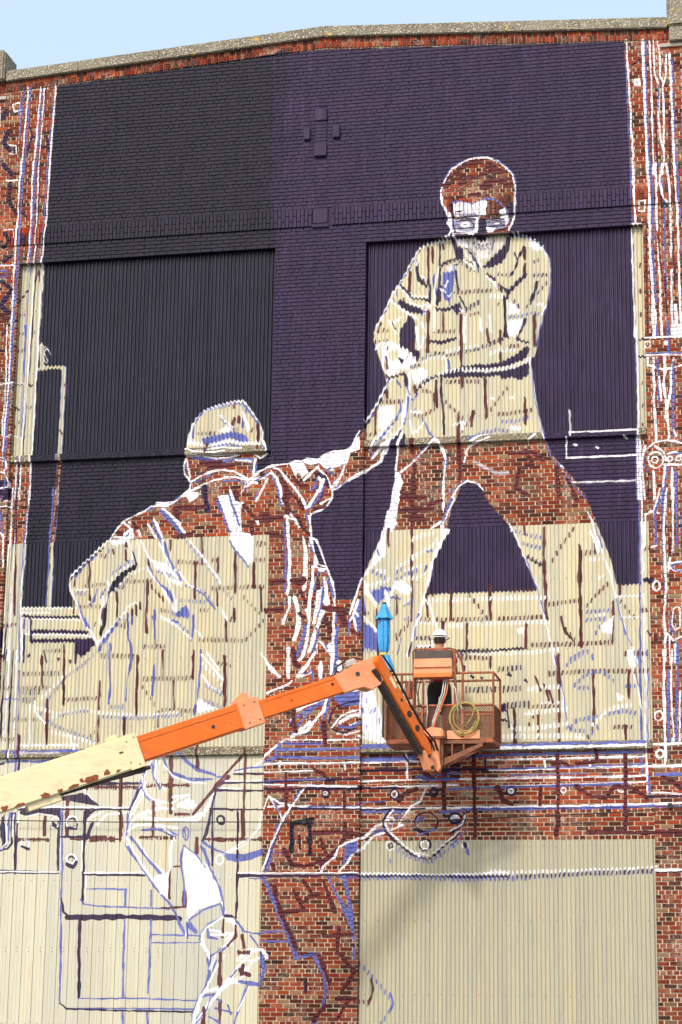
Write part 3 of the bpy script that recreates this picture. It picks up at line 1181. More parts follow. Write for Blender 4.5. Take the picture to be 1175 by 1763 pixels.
Sw 21 1133 2233 1132 2228 1129 2224 1126 2223 1121 2223 1118 2225 1115 2229 1114 2233 1115 2238 1118 2242 1122 2243 1126 2243 1130 2241 1132 2237 1133 2233
Sb 28 1092 2292 1087 2225 1101 2194
Sw 36 1092 2285 1081 2225 1088 2106
Sw 36 1128 2279 1153 2258 1159 2231
Sw 36 1165 2251 1191 2257 1213 2242
Sw 21 1208 2235 1207 2231 1205 2228 1201 2226 1198 2226 1195 2228 1193 2231 1192 2235 1193 2239 1195 2242 1199 2244 1202 2244 1205 2242 1207 2239 1208 2235
Sw 21 1180 2234 1179 2230 1177 2227 1174 2225 1171 2225 1168 2227 1166 2230 1165 2235 1166 2239 1168 2242 1171 2243 1175 2243 1178 2241 1180 2238 1180 2234
Sb 28 1178 2251 1213 2252
Sw 36 1158 2215 1143 2100
Sw 36 1120 2193 1121 2101
Sw 36 1180 2204 1175 2099
Sw 36 1155 2215 1212 2213
Sb 36 1164 2205 1150 2100
Sb 36 1190 2204 1191 2098
Sv 27 1101 2194 1098 2105
Sw 36 1076 2319 1076 2106
Sw 28 1138 2138 1124 2079 1120 2060 1091 2058 1085 1946
Sw 28 1111 2060 1136 2053
Sb 43 1137 2099 1123 2060 1121 1955
Sb 43 1147 2138 1146 1941 1152 1785
Sw 36 1160 2137 1148 2006 1149 1902 1153 1811 1142 1721 1147 1657 1142 1567
Sw 28 1182 2136 1175 1940 1160 1863
Sw 28 1170 1888 1205 1894
Sw 28 1161 1876 1182 1862 1204 1864
Sb 21 1209 1874 1208 1868 1203 1864 1196 1862 1188 1862 1181 1865 1176 1869 1174 1875 1176 1881 1181 1885 1188 1887 1196 1887 1203 1884 1208 1880 1209 1874
Sw 28 1133 1815 1132 1808 1128 1803 1124 1800 1119 1800 1114 1803 1111 1809 1110 1816 1112 1822 1115 1828 1119 1831 1124 1830 1129 1827 1132 1822 1133 1815
Sw 21 1173 1740 1169 1689 1178 1669 1194 1681 1195 1739 1186 1746 1173 1740
Sw 28 1147 1664 1171 1637 1199 1649
Sb 28 1160 1721 1165 1669 1178 1656
Sb 36 1191 2136 1190 1939
Sb 36 1183 1631 1185 1566
Sw 36 1177 1624 1176 1567
Sw 21 1159 1650 1160 1567
Sm 53 1112 1658 1118 1632
Sm 53 1166 1966 1168 1914
Sw 28 1108 1942 1124 1948
Sw 43 1139 1605 1138 1415 1138 1246
Sb 43 1153 1541 1149 1315
Sb 43 1183 1604 1180 1464 1170 1314
Sw 28 1161 1541 1164 1314
Sw 28 1189 1477 1182 1314
Sw 28 1167 1604 1163 1541
Sw 28 1132 1396 1130 1389 1127 1384 1122 1381 1116 1381 1111 1384 1108 1390 1107 1397 1108 1403 1112 1409 1117 1412 1122 1412 1127 1409 1131 1403 1132 1396
Sw 28 1131 1276 1130 1271 1127 1266 1122 1264 1117 1264 1113 1267 1110 1271 1109 1276 1110 1282 1113 1286 1118 1288 1123 1288 1127 1286 1130 1282 1131 1276
Sw 36 1102 1306 1191 1308
Sw 50 1107 1235 1190 1239
Sb 50 1106 1211 1189 1211
Sw 28 1080 1156 1188 1150
Sv 27 1079 1143 1188 1143
Sw 36 1101 1120 1187 1122
Sb 21 1104 1110 1187 1113
Sm 71 1128 1203 1155 1190 1188 1162
Sb 36 1060 1609 1064 1482 1064 1324
Sw 28 1079 1609 1080 1481 1077 1324 1080 1162
Sb 36 1063 1268 1065 1218
Dm 44 1007 1601 1097 1599
Dm 44 1075 1545 1100 1539
Sb 21 1088 1609 1085 1324
Sw 25 782 1616 800 1539 816 1474 824 1404 833 1372
Sb 21 791 1597 810 1519 822 1449 827 1379 840 1359
Sb 21 1026 1610 1049 1533 1067 1456
Sm 53 802 1600 804 1462 803 1322
Sm 53 914 1546 915 1453 912 1371
Dm 44 772 1540 899 1546 1087 1542
Sm 53 1028 1546 1026 1457
Sm 53 1015 1369 1014 1325
Sm 53 660 1429 661 1318
Sm 36 736 1418 737 1329
Sm 36 756 1507 771 1456
Sm 36 583 1602 585 1563
Db 39 829 1567 861 1588 893 1610
Db 39 847 1493 892 1536 936 1548 986 1509
Db 39 860 1492 898 1492
Db 39 833 1359 859 1388 909 1396 960 1408 1010 1416 1059 1406
Db 39 833 1359 896 1352
Db 39 909 1346 934 1377
Db 36 893 1613 924 1568
Db 36 1017 1495 1049 1495
Dw 43 909 1371 960 1421 1010 1432 1041 1435
Dw 43 618 1341 719 1341 808 1340 871 1339
Dw 43 656 1364 720 1365 783 1373 833 1375
Dw 43 707 1416 771 1421 834 1426
Dw 43 746 1441 822 1444
Dw 43 701 1493 809 1497
Dv 53 599 1559 689 1562
Dv 71 496 1494 605 1493 689 1495
Dv 80 608 1437 663 1442 714 1444
Dm 36 707 1435 809 1436
Dm 36 965 1364 1046 1365
Dm 40 701 1368 726 1412
Dm 40 896 1333 922 1383
Fw 0 986 1477 1017 1457 991 1445
Sw 28 634 1430 640 1388 656 1363
Sv 36 637 1427 643 1369
Sv 53 522 1538 526 1536
Sv 53 553 1534 557 1531
Sv 53 641 1543 645 1539
Sv 53 695 1523 700 1518
Sw 21 1026 1610 1043 1546
Sw 21 694 1413 720 1412
Dm 36 490 1597 586 1595
Sv 36 496 1571 493 1539
Fv 0 612 1446 634 1446 634 1420 612 1421
Sv 44 618 1395 634 1392
Sb 21 464 1566 490 1623
Dv 44 451 1618 587 1621
Sw 21 1025 1585 1055 1495 1066 1418
Fw 0 1029 1610 1041 1610 1050 1558 1040 1546
Sw 21 858 1334 883 1333
Db 28 827 1360 833 1372
Sm 36 727 1534 746 1488
Sm 36 771 1488 784 1449
Sb 43 547 1307 808 1313 1076 1315
Sw 43 547 1303 808 1303 1070 1306
Sb 50 451 1277 579 1281 807 1284 1076 1285
Sw 32 566 1267 807 1268 1076 1271
Sw 36 579 1234 807 1237 1075 1240 1190 1239
Sb 28 451 1239 579 1237 807 1240 1069 1246
Sw 36 451 1207 643 1208 894 1208 1081 1210
Sb 21 643 1217 894 1219
Sw 28 528 1181 769 1184 1074 1190
Sb 43 451 1175 528 1178 769 1181 1018 1186
Sw 36 452 1115 642 1117 893 1117 1097 1121
Sb 50 490 1109 705 1110 893 1111 1017 1112 1097 1115
Sw 28 757 1266 758 1241
Sw 28 899 1267 900 1242
Sv 44 451 1239 566 1237
Sv 44 566 1269 565 1234
Sv 36 661 1165 660 1161 656 1158 651 1156 644 1156 639 1158 635 1161 634 1166 635 1170 639 1173 644 1175 651 1175 656 1173 660 1170 661 1165
Sw 21 655 1167 654 1164 652 1162 649 1161 646 1161 643 1162 641 1164 640 1167 641 1169 643 1171 646 1172 649 1172 652 1171 654 1169 655 1167
Sw 28 824 1167 823 1164 821 1161 817 1160 814 1160 810 1161 808 1164 807 1167 808 1171 810 1173 814 1175 818 1175 821 1173 823 1170 824 1167
Sw 28 1009 1169 1008 1164 1005 1161 1000 1159 996 1159 991 1161 988 1165 987 1169 988 1173 991 1177 996 1179 1001 1179 1005 1177 1008 1173 1009 1169
Sm 62 528 1282 531 1074
Sm 62 1010 1275 1010 1070
Sm 62 798 1278 798 1058
Sm 62 743 1178 740 1122
Sm 80 604 1180 623 1136 649 1126
Sm 80 856 1177 906 1145 949 1145 975 1175 1030 1175 1073 1143
Sm 62 920 1295 920 1257 857 1252
Sm 62 782 1253 807 1259 832 1246
Sm 62 975 1175 993 1181
Sm 62 451 1283 522 1295
Sv 27 1079 1146 1098 1146
Sb 36 1084 1211 1086 1155
Sw 28 -95 1341 43 1338 155 1337
Sb 43 -95 1328 30 1326
Sb 43 -154 1271 -114 1286 18 1278 152 1279
Sb 43 -121 1309 18 1307 152 1308
Sw 36 -164 1283 -134 1309 -95 1338
Sw 36 -160 1261 -87 1263 5 1261 110 1262 156 1261
Sb 43 -108 1328 -127 1277
Sw 25 -159 1235 -87 1236 19 1239
Sv 36 -159 1200 -20 1208 156 1209
Sb 28 -159 1206 -86 1209 45 1210
Sw 36 -158 1194 -20 1191 157 1183 303 1185 480 1188
Sv 44 -158 1181 -20 1180 157 1178
Sw 32 -144 1123 -65 1125 47 1121 157 1117 480 1115
Sb 28 -6 1122 157 1123
Sv 36 -51 1116 158 1112 368 1113
Sw 28 -157 1117 -141 1158 -104 1135 -58 1128
Sw 28 -141 1158 -110 1116 -97 1084
Sw 28 -26 1179 -52 1141 -71 1116 -96 1064
Sb 28 -58 1141 -33 1176
Sb 28 -124 1142 -104 1103
Sv 36 61 1162 60 1157 57 1153 52 1151 47 1151 42 1153 39 1157 38 1162 39 1167 42 1171 47 1174 52 1174 57 1171 60 1167 61 1162
Sw 18 53 1164 52 1162 50 1160 48 1159 45 1159 42 1160 40 1162 40 1164 40 1167 42 1168 45 1169 48 1169 50 1168 52 1166 53 1164
Sm 62 -86 1231 -81 1116
Sm 62 108 1178 109 1114
Sm 62 6 1243 45 1223
Sm 62 -145 1174 -72 1177
Sm 62 36 1378 44 1319
Sm 62 -64 1438 -59 1366
Sw 21 -107 1270 -106 1238
Sw 21 107 1267 110 1241
Sb 43 155 1311 237 1312 367 1316
Fb 0 156 1279 341 1285 341 1266 156 1266
Sw 32 156 1203 303 1206 480 1207
Sw 32 156 1263 238 1264 348 1266
Sv 44 156 1238 238 1238 367 1240
Sv 44 247 1261 247 1241
Sv 44 157 1183 303 1180
Sw 32 309 1292 312 1240 312 1209
Sv 36 302 1285 315 1266
Sv 36 284 1159 282 1153 279 1148 273 1145 267 1145 261 1148 257 1153 255 1160 257 1166 261 1172 266 1175 273 1174 278 1171 282 1166 284 1159
Sw 18 279 1161 278 1157 275 1154 272 1152 268 1152 264 1154 261 1157 260 1162 261 1166 264 1169 267 1171 271 1171 275 1169 278 1166 279 1161
Sw 36 374 1176 355 1138 323 1120 285 1063
Sv 44 410 1164 409 1159 406 1155 401 1152 396 1152 391 1155 388 1159 387 1165 388 1170 391 1174 396 1177 401 1177 406 1174 409 1170 410 1164
Sb 43 161 1106 304 1104
Sb 43 342 1215 480 1226
Sw 36 265 1108 239 1083 226 1063
Sv 36 233 1076 258 1108
Sw 21 272 1076 271 1072 268 1068 264 1066 260 1066 255 1068 253 1072 252 1076 253 1081 255 1084 259 1086 264 1086 268 1084 271 1080 272 1076
Sm 71 284 1139 303 1164 342 1177
Sm 71 431 1264 432 1112
Sm 71 367 1227 393 1214
Sb 28 342 1063 368 1088
Sw 28 457 1087 480 1093
Sb 21 157 1133 239 1140
Sv 80 367 1259 480 1251
Sv 80 393 1239 480 1235
Sb 43 367 1208 480 1207
Sb 43 419 1100 480 1106
Fw 0 160 1499 196 1507 210 1461 230 1415 237 1357 224 1325 185 1338 165 1371 154 1434
Db 50 170 1488 197 1416
Db 50 196 1461 230 1370
Db 50 164 1436 184 1358
Sw 43 155 1350 198 1338 237 1331
Db 36 165 1319 237 1318
Sw 28 163 1507 216 1435 236 1389
Sb 43 -1063 1316 -993 1314 -903 1315 -799 1316
Sg 44 -1000 1310 -868 1309
Sb 43 -1048 1282 -1013 1285
Sb 43 -992 1285 -978 1283
Sb 43 -964 1281 -926 1282
Sb 43 -919 1284 -895 1289
Sv 36 -1075 1276 -1061 1278
Sw 21 -1076 1286 -1055 1289
Sb 43 -1017 1305 -1019 1252
Sv 36 -1007 1305 -1008 1258
Sw 21 -1042 1339 -1042 1285
Sw 21 -1009 1338 -800 1336
Dw 28 -1009 1338 -904 1336 -800 1336
Sv 27 -1071 1662 -1078 1460 -1076 1366
Sv 27 -1046 1662 -1050 1459 -1048 1285
Sw 28 -1060 1662 -1064 1459 -1067 1326
Sb 36 -1021 1593 -1018 1458 -1016 1325
Sw 21 -1036 1661 -1030 1459 -1029 1325
Sm 44 -1010 1371 -1009 1311
Sm 44 -1091 1574 -1085 1527
Dm 36 -1089 1534 -1040 1533
Dm 36 -1041 1425 -936 1423
Dm 36 -1080 1359 -1023 1357
Sw 28 -977 1478 -974 1344
Dv 53 -1017 1580 -873 1578
Dv 71 -1014 1517 -937 1517
Dv 71 -1013 1490 -953 1489
Dm 31 -1011 1532 -878 1529
Dm 31 -855 1489 -738 1492
Sm 44 -867 1657 -858 1475
Sm 44 -918 1490 -911 1343
Sm 44 -736 1550 -734 1453 -733 1347
Sm 44 -608 1631 -603 1431
Sm 44 -645 1425 -644 1365
Sm 44 -519 1648 -516 1562
Sm 44 -413 1646 -412 1553
Sm 44 -943 1639 -938 1537
Sm 36 -478 1547 -475 1448
Sm 36 -529 1442 -529 1390
Dm 44 -592 1553 -410 1553
Dm 44 -523 1446 -407 1443
Dm 44 -743 1635 -605 1630
Dm 36 -595 1543 -530 1449
Sb 36 -706 1653 -698 1532 -702 1472
Sb 36 -630 1651 -628 1611 -639 1544 -641 1484
Sb 36 -545 1602 -552 1496
Db 36 -702 1462 -640 1461
Dw 32 -959 1464 -874 1442 -777 1454 -722 1441 -611 1431 -529 1432 -461 1438
Db 28 -901 1429 -805 1448 -763 1450
Db 28 -721 1429 -597 1421 -447 1431
Db 36 -937 1443 -911 1496 -859 1562 -784 1615 -744 1654
Db 36 -922 1423 -872 1396 -816 1375 -745 1344
Dw 28 -946 1490 -886 1543 -839 1596
Dw 28 -899 1383 -815 1361 -745 1340
Sw 28 -960 1484 -958 1451 -921 1410
Sb 21 -1073 1496 -1016 1493
Dm 36 -767 1361 -733 1387
Sw 28 -836 1368 -813 1322
Sv 53 -990 1645 -989 1641
Sv 53 -886 1631 -883 1626
Sv 53 -844 1617 -840 1613
Sv 27 -828 1656 -824 1609
Sv 27 -940 1659 -924 1618
Dw 21 -901 1429 -874 1436
Sb 36 -389 1645 -387 1579 -395 1479
Sb 36 -401 1460 -403 1427
Sw 36 -377 1558 -355 1525 -314 1504
Sw 36 -386 1632 -343 1584 -308 1544
Sw 36 -388 1479 -353 1459
Fw 0 -394 1473 -353 1459 -326 1452 -393 1433
Db 43 -376 1532 -307 1497
Db 43 -374 1479 -306 1451
Sm 53 -304 1623 -299 1458
Dm 27 -337 1604 -279 1589
Dw 36 -385 1605 -329 1551 -301 1517
Sw 28 -365 1638 -323 1577
Sv 44 -648 1240 -563 1243
Sv 80 -659 1244 -563 1246
Sv 44 -726 1207 -576 1205
Dm 36 -766 1196 -589 1194
Sm 62 -649 1227 -649 1123 -644 1071
Sv 36 -994 1126 -791 1123 -613 1121
Sv 71 -990 1115 -859 1112
Fv 0 -882 1161 -779 1177 -723 1134 -778 1141
Fv 0 -769 1105 -736 1117 -762 1092 -768 1072
Sv 44 -763 1121 -768 1072
Sw 21 -780 1190 -723 1134
Sw 21 -991 1133 -791 1128 -620 1126
Sm 53 -906 1152 -905 1073
Sm 53 -834 1164 -833 1079
Sb 28 -1018 1114 -1023 1074
Sb 28 -853 1125 -849 1073
Sv 36 -1031 1107 -1037 1074
Sv 36 -1011 1113 -1009 1074
Sw 36 -727 1072 -694 1104 -626 1110
Sv 36 -578 1194 -613 1123
Sw 28 -566 1213 -574 1161 -606 1103
Sb 36 -575 1194 -560 1161 -526 1135
Sb 36 -544 1272 -535 1219 -514 1187
Sb 36 -618 1071 -613 1123 -576 1226 -544 1272
Sw 43 -531 1278 -536 1239 -521 1193
Sw 43 -576 1226 -568 1174 -519 1135
Sw 43 -504 1291 -496 1258 -468 1225
Sb 43 -504 1284 -489 1245 -434 1225
Sb 43 -457 1306 -415 1270 -388 1250 -327 1230
Sm 62 -477 1290 -475 1199 -474 1108
Sm 62 -390 1328 -388 1250
Dm 44 -558 1194 -548 1197
Dm 44 -514 1200 -413 1197
Sw 43 -466 1160 -412 1166
Sw 43 -585 1103 -518 1122 -464 1121
Sw 43 -571 1090 -484 1089 -383 1082 -350 1120 -332 1171
Sm 44 -533 1148 -532 1083
Dm 53 -450 1103 -417 1104
Dm 53 -397 1104 -358 1152 -319 1191
Sb 28 -349 1069 -331 1159 -300 1223
Sv 44 -325 1181 -268 1179
Sv 44 -337 1120 -267 1116
Sv 44 -342 1069 -340 1120
Sb 43 -320 1223 -290 1226
Fw 0 -451 1134 -412 1159 -397 1121 -431 1121
Sm 53 -312 1197 -280 1223
Sv 36 -291 1084 -292 1079 -295 1074 -301 1072 -306 1072 -312 1074 -316 1079 -317 1084 -316 1090 -312 1094 -307 1097 -301 1097 -296 1094 -292 1090 -291 1084
Db 36 -482 1238 -400 1211 -346 1217
Fw 0 -579 1109 -545 1122 -558 1096
Sv 36 -299 1203 -269 1204
Sw 36 -611 1070 -592 1097 -517 1083
Sv 44 -1014 1112 -1002 916
Sv 44 -860 1110 -854 922
Sv 44 -769 1110 -767 980 -764 826
Sv 44 -1056 923 -1001 920 -850 916
Sw 25 -1056 920 -953 917 -843 916
Sw 25 -1000 1112 -1002 1079
Sv 36 -1052 1106 -1051 1014
Sv 36 -1025 1112 -1020 1014 -1033 994 -1060 988
Sv 89 -1055 1086 -1047 1007
Sb 28 -1032 1112 -1031 1027 -1060 991
Sb 36 -848 1110 -840 929 -839 851 -834 698 -828 496
Sw 21 -838 1110 -831 1039
Sv 36 -839 832 -827 787 -809 771
Sv 89 -816 769 -708 771 -540 771 -433 768
Sv 62 -772 768 -770 660 -764 516
Sb 36 -620 857 -618 806
Sb 36 -620 762 -617 598 -614 517
Sb 36 -533 857 -531 806
Sb 36 -529 762 -530 598 -531 530
Sb 36 -615 473 -612 432
Sb 36 -532 471 -531 433
Db 32 -752 863 -617 860
Db 32 -763 813 -709 806 -628 803 -467 797
Db 32 -764 511 -564 513 -365 507
Db 32 -803 478 -629 481 -378 481
Db 32 -524 715 -365 712
Db 32 -523 689 -364 690
Sv 27 -830 496 -803 478 -629 474 -377 472
Sb 28 -771 826 -757 813
Sv 36 -761 909 -558 905
Sw 28 -761 914 -551 915
Sw 21 -757 903 -754 826
Sw 28 -796 955 -797 949 -801 943 -807 940 -813 940 -819 943 -824 949 -826 956 -824 962 -821 968 -815 971 -808 971 -802 968 -797 962 -796 955
Sv 36 -792 951 -793 943 -798 937 -804 933 -812 933 -819 937 -824 943 -826 951 -825 959 -820 965 -814 969 -806 969 -799 965 -794 959 -792 951
Sv 36 -848 1032 -773 1033
Sv 44 -795 1077 -797 1070 -802 1065 -810 1062 -818 1062 -826 1065 -832 1070 -834 1078 -832 1085 -827 1090 -820 1093 -811 1093 -803 1090 -798 1084 -795 1077
Sw 21 -794 1080 -796 1072 -801 1065 -809 1062 -819 1062 -827 1065 -833 1072 -835 1081 -834 1089 -828 1096 -820 1100 -811 1100 -803 1096 -797 1089 -794 1080
Sv 44 -881 1078 -860 1065
Sw 21 -959 1007 -960 1001 -963 997 -969 994 -975 994 -980 997 -985 1001 -986 1007 -985 1013 -981 1017 -976 1020 -970 1020 -964 1017 -960 1013 -959 1007
Sv 36 -984 1001 -960 994
Sm 62 -907 1085 -905 1039
Sm 62 -643 1108 -644 1037
Sm 62 -835 1110 -829 1039
Dm 44 -1000 1027 -889 1023
Dm 44 -745 1025 -643 1024
Dm 44 -814 1025 -773 1024
Sv 44 -741 1077 -759 1025
Sb 36 -623 1108 -623 1031 -580 947 -523 870 -461 806 -411 712
Sb 36 -439 756 -418 724
Sw 43 -617 1050 -591 1069 -544 1072 -449 1058
Sw 43 -623 1031 -594 979 -538 902 -475 832
Sw 28 -589 1024 -539 953 -491 914
Sw 28 -468 1017 -471 927 -476 851
Sb 36 -610 1030 -553 966 -504 914
Sb 36 -570 1053 -496 1055 -448 1036
Sm 53 -533 1107 -532 1036
Sm 53 -471 921 -470 832
Fw 0 -524 902 -478 914 -475 838 -502 857
Dm 36 -576 1030 -515 1030
Dm 36 -458 933 -431 933
Dm 36 -494 800 -421 803
Sw 28 -571 1095 -450 1084 -356 1099
Sb 36 -425 1055 -421 1029
Sb 36 -427 1000 -435 952 -423 882 -414 806
Fw 0 -427 997 -379 965 -338 933 -321 907 -296 838 -302 819 -374 794 -406 762 -412 850 -425 940
Sb 28 -367 997 -338 933 -317 895 -289 819
Sb 50 -360 990 -338 939
Sm 62 -382 1022 -383 978
Sm 62 -419 851 -419 806
Sv 44 -340 1106 -348 1041 -364 1016
Sv 44 -332 1073 -328 939
Sv 36 -292 1083 -293 1077 -296 1073 -301 1070 -306 1070 -311 1073 -314 1077 -316 1083 -315 1088 -312 1093 -307 1095 -301 1095 -297 1093 -293 1088 -292 1083
Dm 44 -354 1021 -264 1022
Sb 36 -360 1009 -313 984 -273 971
Sw 28 -292 955 -293 948 -297 943 -301 940 -307 940 -311 943 -315 948 -316 955 -315 962 -312 967 -307 970 -302 970 -297 967 -294 961 -292 955
Sb 28 -406 759 -354 794 -295 816
Sb 28 -352 731 -320 756 -281 775
Sw 28 -406 762 -411 712
Sw 28 -295 819 -281 775 -346 737 -358 699
Sb 64 -406 749 -378 724
Sw 36 -339 731 -256 718
Sb 43 -339 731 -332 706 -305 703
Sw 36 -358 718 -344 674 -330 637
Sw 36 -330 637 -298 668 -256 687
Sv 44 -281 775 -258 775
Sm 44 -287 756 -286 718
Sb 36 -323 649 -278 674
Sb 36 -336 637 -328 587 -340 550
Sb 36 -316 612 -328 587
Sw 36 -310 649 -322 600 -334 550 -359 500 -376 435
Fm 0 -300 637 -294 637 -290 587 -298 550 -303 569
Sw 57 -346 537 -301 544 -253 581
Sb 36 -346 525 -307 528 -364 451
Sw 43 -365 500 -377 451
Sw 43 -320 519 -363 438
Sm 53 -290 507 -290 435
Sm 53 -345 476 -347 435
Db 36 -306 485 -250 470
Db 36 -325 457 -292 445
Sb 28 -300 513 -287 501
Sv 36 -246 1105 -243 913 -244 768
Sm 62 -229 1092 -227 1021
Dm 36 -284 1022 -165 1018
Sw 28 -166 1104 -179 1053 -198 1027 -283 977
Sb 64 -282 964 -216 967 -164 983
Fb 0 -283 977 -243 967 -164 989 -167 970 -242 951 -282 952
Sw 28 -238 910 -159 909 -15 910 157 909
Sv 44 -238 902 -80 901 157 903
Sb 28 -201 894 -158 894
Sb 28 89 895 154 895
Sb 64 -103 1064 -127 988 -146 918
Sw 25 -84 1102 -109 1045 -134 988 -159 918
Sv 18 -80 1095 -106 1038 -152 918
Sb 28 -117 975 -78 973
Sm 71 9 1037 87 1040 152 1033
Sm 71 113 1068 113 1030 88 980 62 955
Sm 71 35 1018 49 968
Sm 71 -88 987 -61 937 -15 930 49 952
Sm 71 -126 937 -119 918
Sm 71 88 986 37 936
Sw 36 223 1065 175 1025 114 1002 94 992 82 961 43 930 37 912
Sw 36 297 1062 252 1043 201 1025 169 987 140 973 121 942 95 914
Fb 0 114 999 152 1011 156 980 127 961 108 936 114 974
Sb 43 259 1062 291 1093
Sb 57 -152 896 -117 818 -76 730 -42 650
Sb 57 63 895 90 836 130 768 150 700
Sb 57 115 895 129 823 143 724
Sb 36 -154 724 -89 725
Sb 36 -157 693 -69 694
Sm 71 -118 868 -97 792 -57 712 -43 674
Sm 71 44 886 84 786
Sm 71 -97 786 -19 792 -53 855
Sm 71 -21 886 6 849
Sm 71 -13 830 32 845
Sb 50 -42 640 16 656 49 589 59 540 44 479 19 438
Sm 71 35 650 68 564
Sm 71 19 448 57 497
Sm 71 47 712 143 715
Sm 71 98 737 93 663 151 601 113 546
Sm 71 95 516 152 516
Sm 71 133 516 96 455
Sb 36 150 675 147 638
Fv 0 -70 1076 8 1075 9 1063 -70 1063
Sv 18 -33 655 35 656
Sk 89 -63 1057 -62 981
Sk 89 -4 1056 0 974
Sk 62 -9 570 -8 539
Sk 62 -57 1070 8 1082
Sk 36 -37 1031 -34 987
Db 43 160 630 218 572 270 511 257 469 232 441
Sb 36 263 535 273 505 261 475
Sm 44 202 578 206 541 194 498
Dm 40 159 507 200 508
Sb 57 -153 649 -145 600 -157 569
Sw 57 -234 637 -196 668 -153 668 -136 643
Sw 28 -259 569 -221 631 -188 637
Sw 28 -207 613 -232 563 -271 563
Sb 28 -259 581 -234 612
Sb 28 -237 756 -217 725 -164 718
Sb 28 -197 712 -170 681
Sb 57 -232 569 -157 557
Sb 28 -200 557 -218 507 -242 440
Sw 28 -271 550 -246 575 -219 563
Sw 28 -206 557 -224 501
Sm 53 -223 712 -215 675
Sm 53 -217 619 -223 588
Dm 44 -228 659 -195 659
Sv 36 -277 772 -251 765 -237 750
Sw 50 -277 762 -250 756 -243 725 -275 699
Sw 28 -271 563 -233 581
Sm 44 -249 712 -271 681
Sv 36 252 1100 233 1075 240 1043 279 1005 330 967 381 951 394 958 432 992 480 1035
Sw 28 258 1100 239 1068 259 1037 304 996 356 961
Sw 21 400 970 480 1041
Sw 28 271 996 270 990 267 985 262 982 257 982 252 985 249 990 248 996 249 1002 252 1007 257 1009 262 1009 266 1007 270 1002 271 996
Sv 27 267 996 266 993 265 990 262 989 259 989 257 990 255 993 254 996 255 999 257 1002 259 1003 262 1003 265 1002 266 999 267 996
Sv 36 389 998 388 991 383 985 376 981 368 981 360 985 355 991 354 998 355 1006 360 1012 367 1015 375 1015 383 1012 388 1006 389 998
Sw 21 384 998 383 992 380 988 374 985 369 985 364 988 360 992 359 998 360 1004 363 1009 369 1012 374 1012 379 1009 383 1004 384 998
Sw 21 271 1076 270 1072 268 1069 264 1067 260 1067 256 1069 254 1072 253 1076 254 1080 256 1083 260 1084 264 1084 267 1083 270 1080 271 1076
Db 36 279 986 330 958 388 942 432 973 480 1004
Db 36 247 949 273 946
Sv 27 413 1070 409 1057 398 1046 383 1040 366 1040 351 1046 340 1057 336 1071 340 1084 350 1095 366 1101 383 1101 398 1095 409 1084 413 1070
Sw 21 349 973 388 964
Sb 36 207 1037 239 1050
Sb 36 451 1079 480 1066
Sv 44 432 1092 480 1073
Sv 44 336 1049 381 1030
Sb 28 342 1074 355 1086
Sb 28 343 1030 406 1048
Sw 28 157 908 241 908 369 905 480 904
Sv 36 157 899 241 900 369 899 480 897
Db 36 157 892 215 893 305 893 480 891
Sv 36 452 1035 477 1048 499 1073 496 1098
Sw 21 452 1042 490 1063 499 1091
Db 36 452 992 490 1029 506 1047
Sv 36 487 1082 485 1075 480 1070 472 1067 463 1067 456 1070 450 1076 448 1082 450 1089 456 1095 463 1098 472 1097 480 1094 485 1089 487 1082
Sw 28 455 1082 477 1085
Sw 21 510 994 509 990 507 987 503 985 499 985 496 987 493 990 492 994 493 999 496 1002 499 1004 503 1004 507 1002 509 999 510 994
Sv 62 499 1001 503 990
Sb 64 506 979 508 969
Dw 57 578 910 654 907 766 909 890 912 1014 915 1101 920
Sw 28 452 904 515 905 641 910
Sv 44 452 897 547 895 641 898
Db 43 452 889 641 891 766 897 890 906 1014 908 1100 913
Dv 27 654 898 828 903 1100 913
Sw 36 1103 914 1182 915
Sv 18 1103 907 1182 909
Sm 62 534 1097 531 1022
Sm 62 796 1095 792 1027
Sm 62 1011 1093 1006 1037
Sm 71 892 1035 985 1034 1096 1030 1185 1031
Dm 36 -310 2409 -282 2406
Sw 28 -543 1286 -563 1243 -573 1200 -555 1163 -510 1136
Sw 28 -515 1291 -528 1253 -521 1210 -495 1184
Sw 28 -578 1184 -609 1116 -624 1068 -627 1015 -580 946 -500 847
Sb 23 -537 1280 -538 1232 -514 1186
Sb 23 -571 1227 -575 1190 -561 1163 -535 1149
Sb 23 -617 1105 -623 1063 -626 1004 -586 952 -505 852
Sb 36 -606 1031 -571 983 -508 915
Sb 36 -616 999 -586 952
Sw 32 -570 1105 -552 1089 -497 1083 -420 1087 -366 1108 -334 1155
Sw 32 -586 1099 -548 1115 -536 1104
Sw 32 -532 1152 -477 1138 -422 1164
Sw 32 -502 1062 -473 1040 -456 1019
Sw 32 -472 1009 -472 925 -484 867
Sw 50 -444 1140 -400 1145
Sw 50 -449 1130 -394 1132
Sm 49 -481 1285 -476 1114
Sm 49 -535 1147 -532 1072
Sm 49 -242 1287 -314 1208 -398 1103
Sm 49 -385 1024 -384 977
Sm 49 -232 1112 -230 1023
Sv 36 -324 1179 -333 1134 -343 1081 -363 1019
Sv 36 -318 1179 -165 1177
Sv 36 -302 1204 -166 1203
Sv 36 -265 1233 -167 1231
Sw 21 -302 1187 -231 1186
Sw 21 -292 1210 -166 1210
Sw 21 -265 1239 -216 1244 -168 1275
Sv 27 -338 1118 -164 1116
Sv 27 -333 1116 -329 935
Sv 27 -248 1117 -243 846
Sb 50 -285 966 -252 950 -209 955 -157 979
Sw 25 -164 1111 -173 1059 -221 1002 -274 976
Sw 25 -503 1264 -468 1226 -424 1209 -357 1203
Sb 28 -454 1300 -426 1273 -386 1246 -325 1227
Sb 28 -474 1237 -424 1220 -336 1216
Sb 28 -260 1244 -205 1252 -167 1254
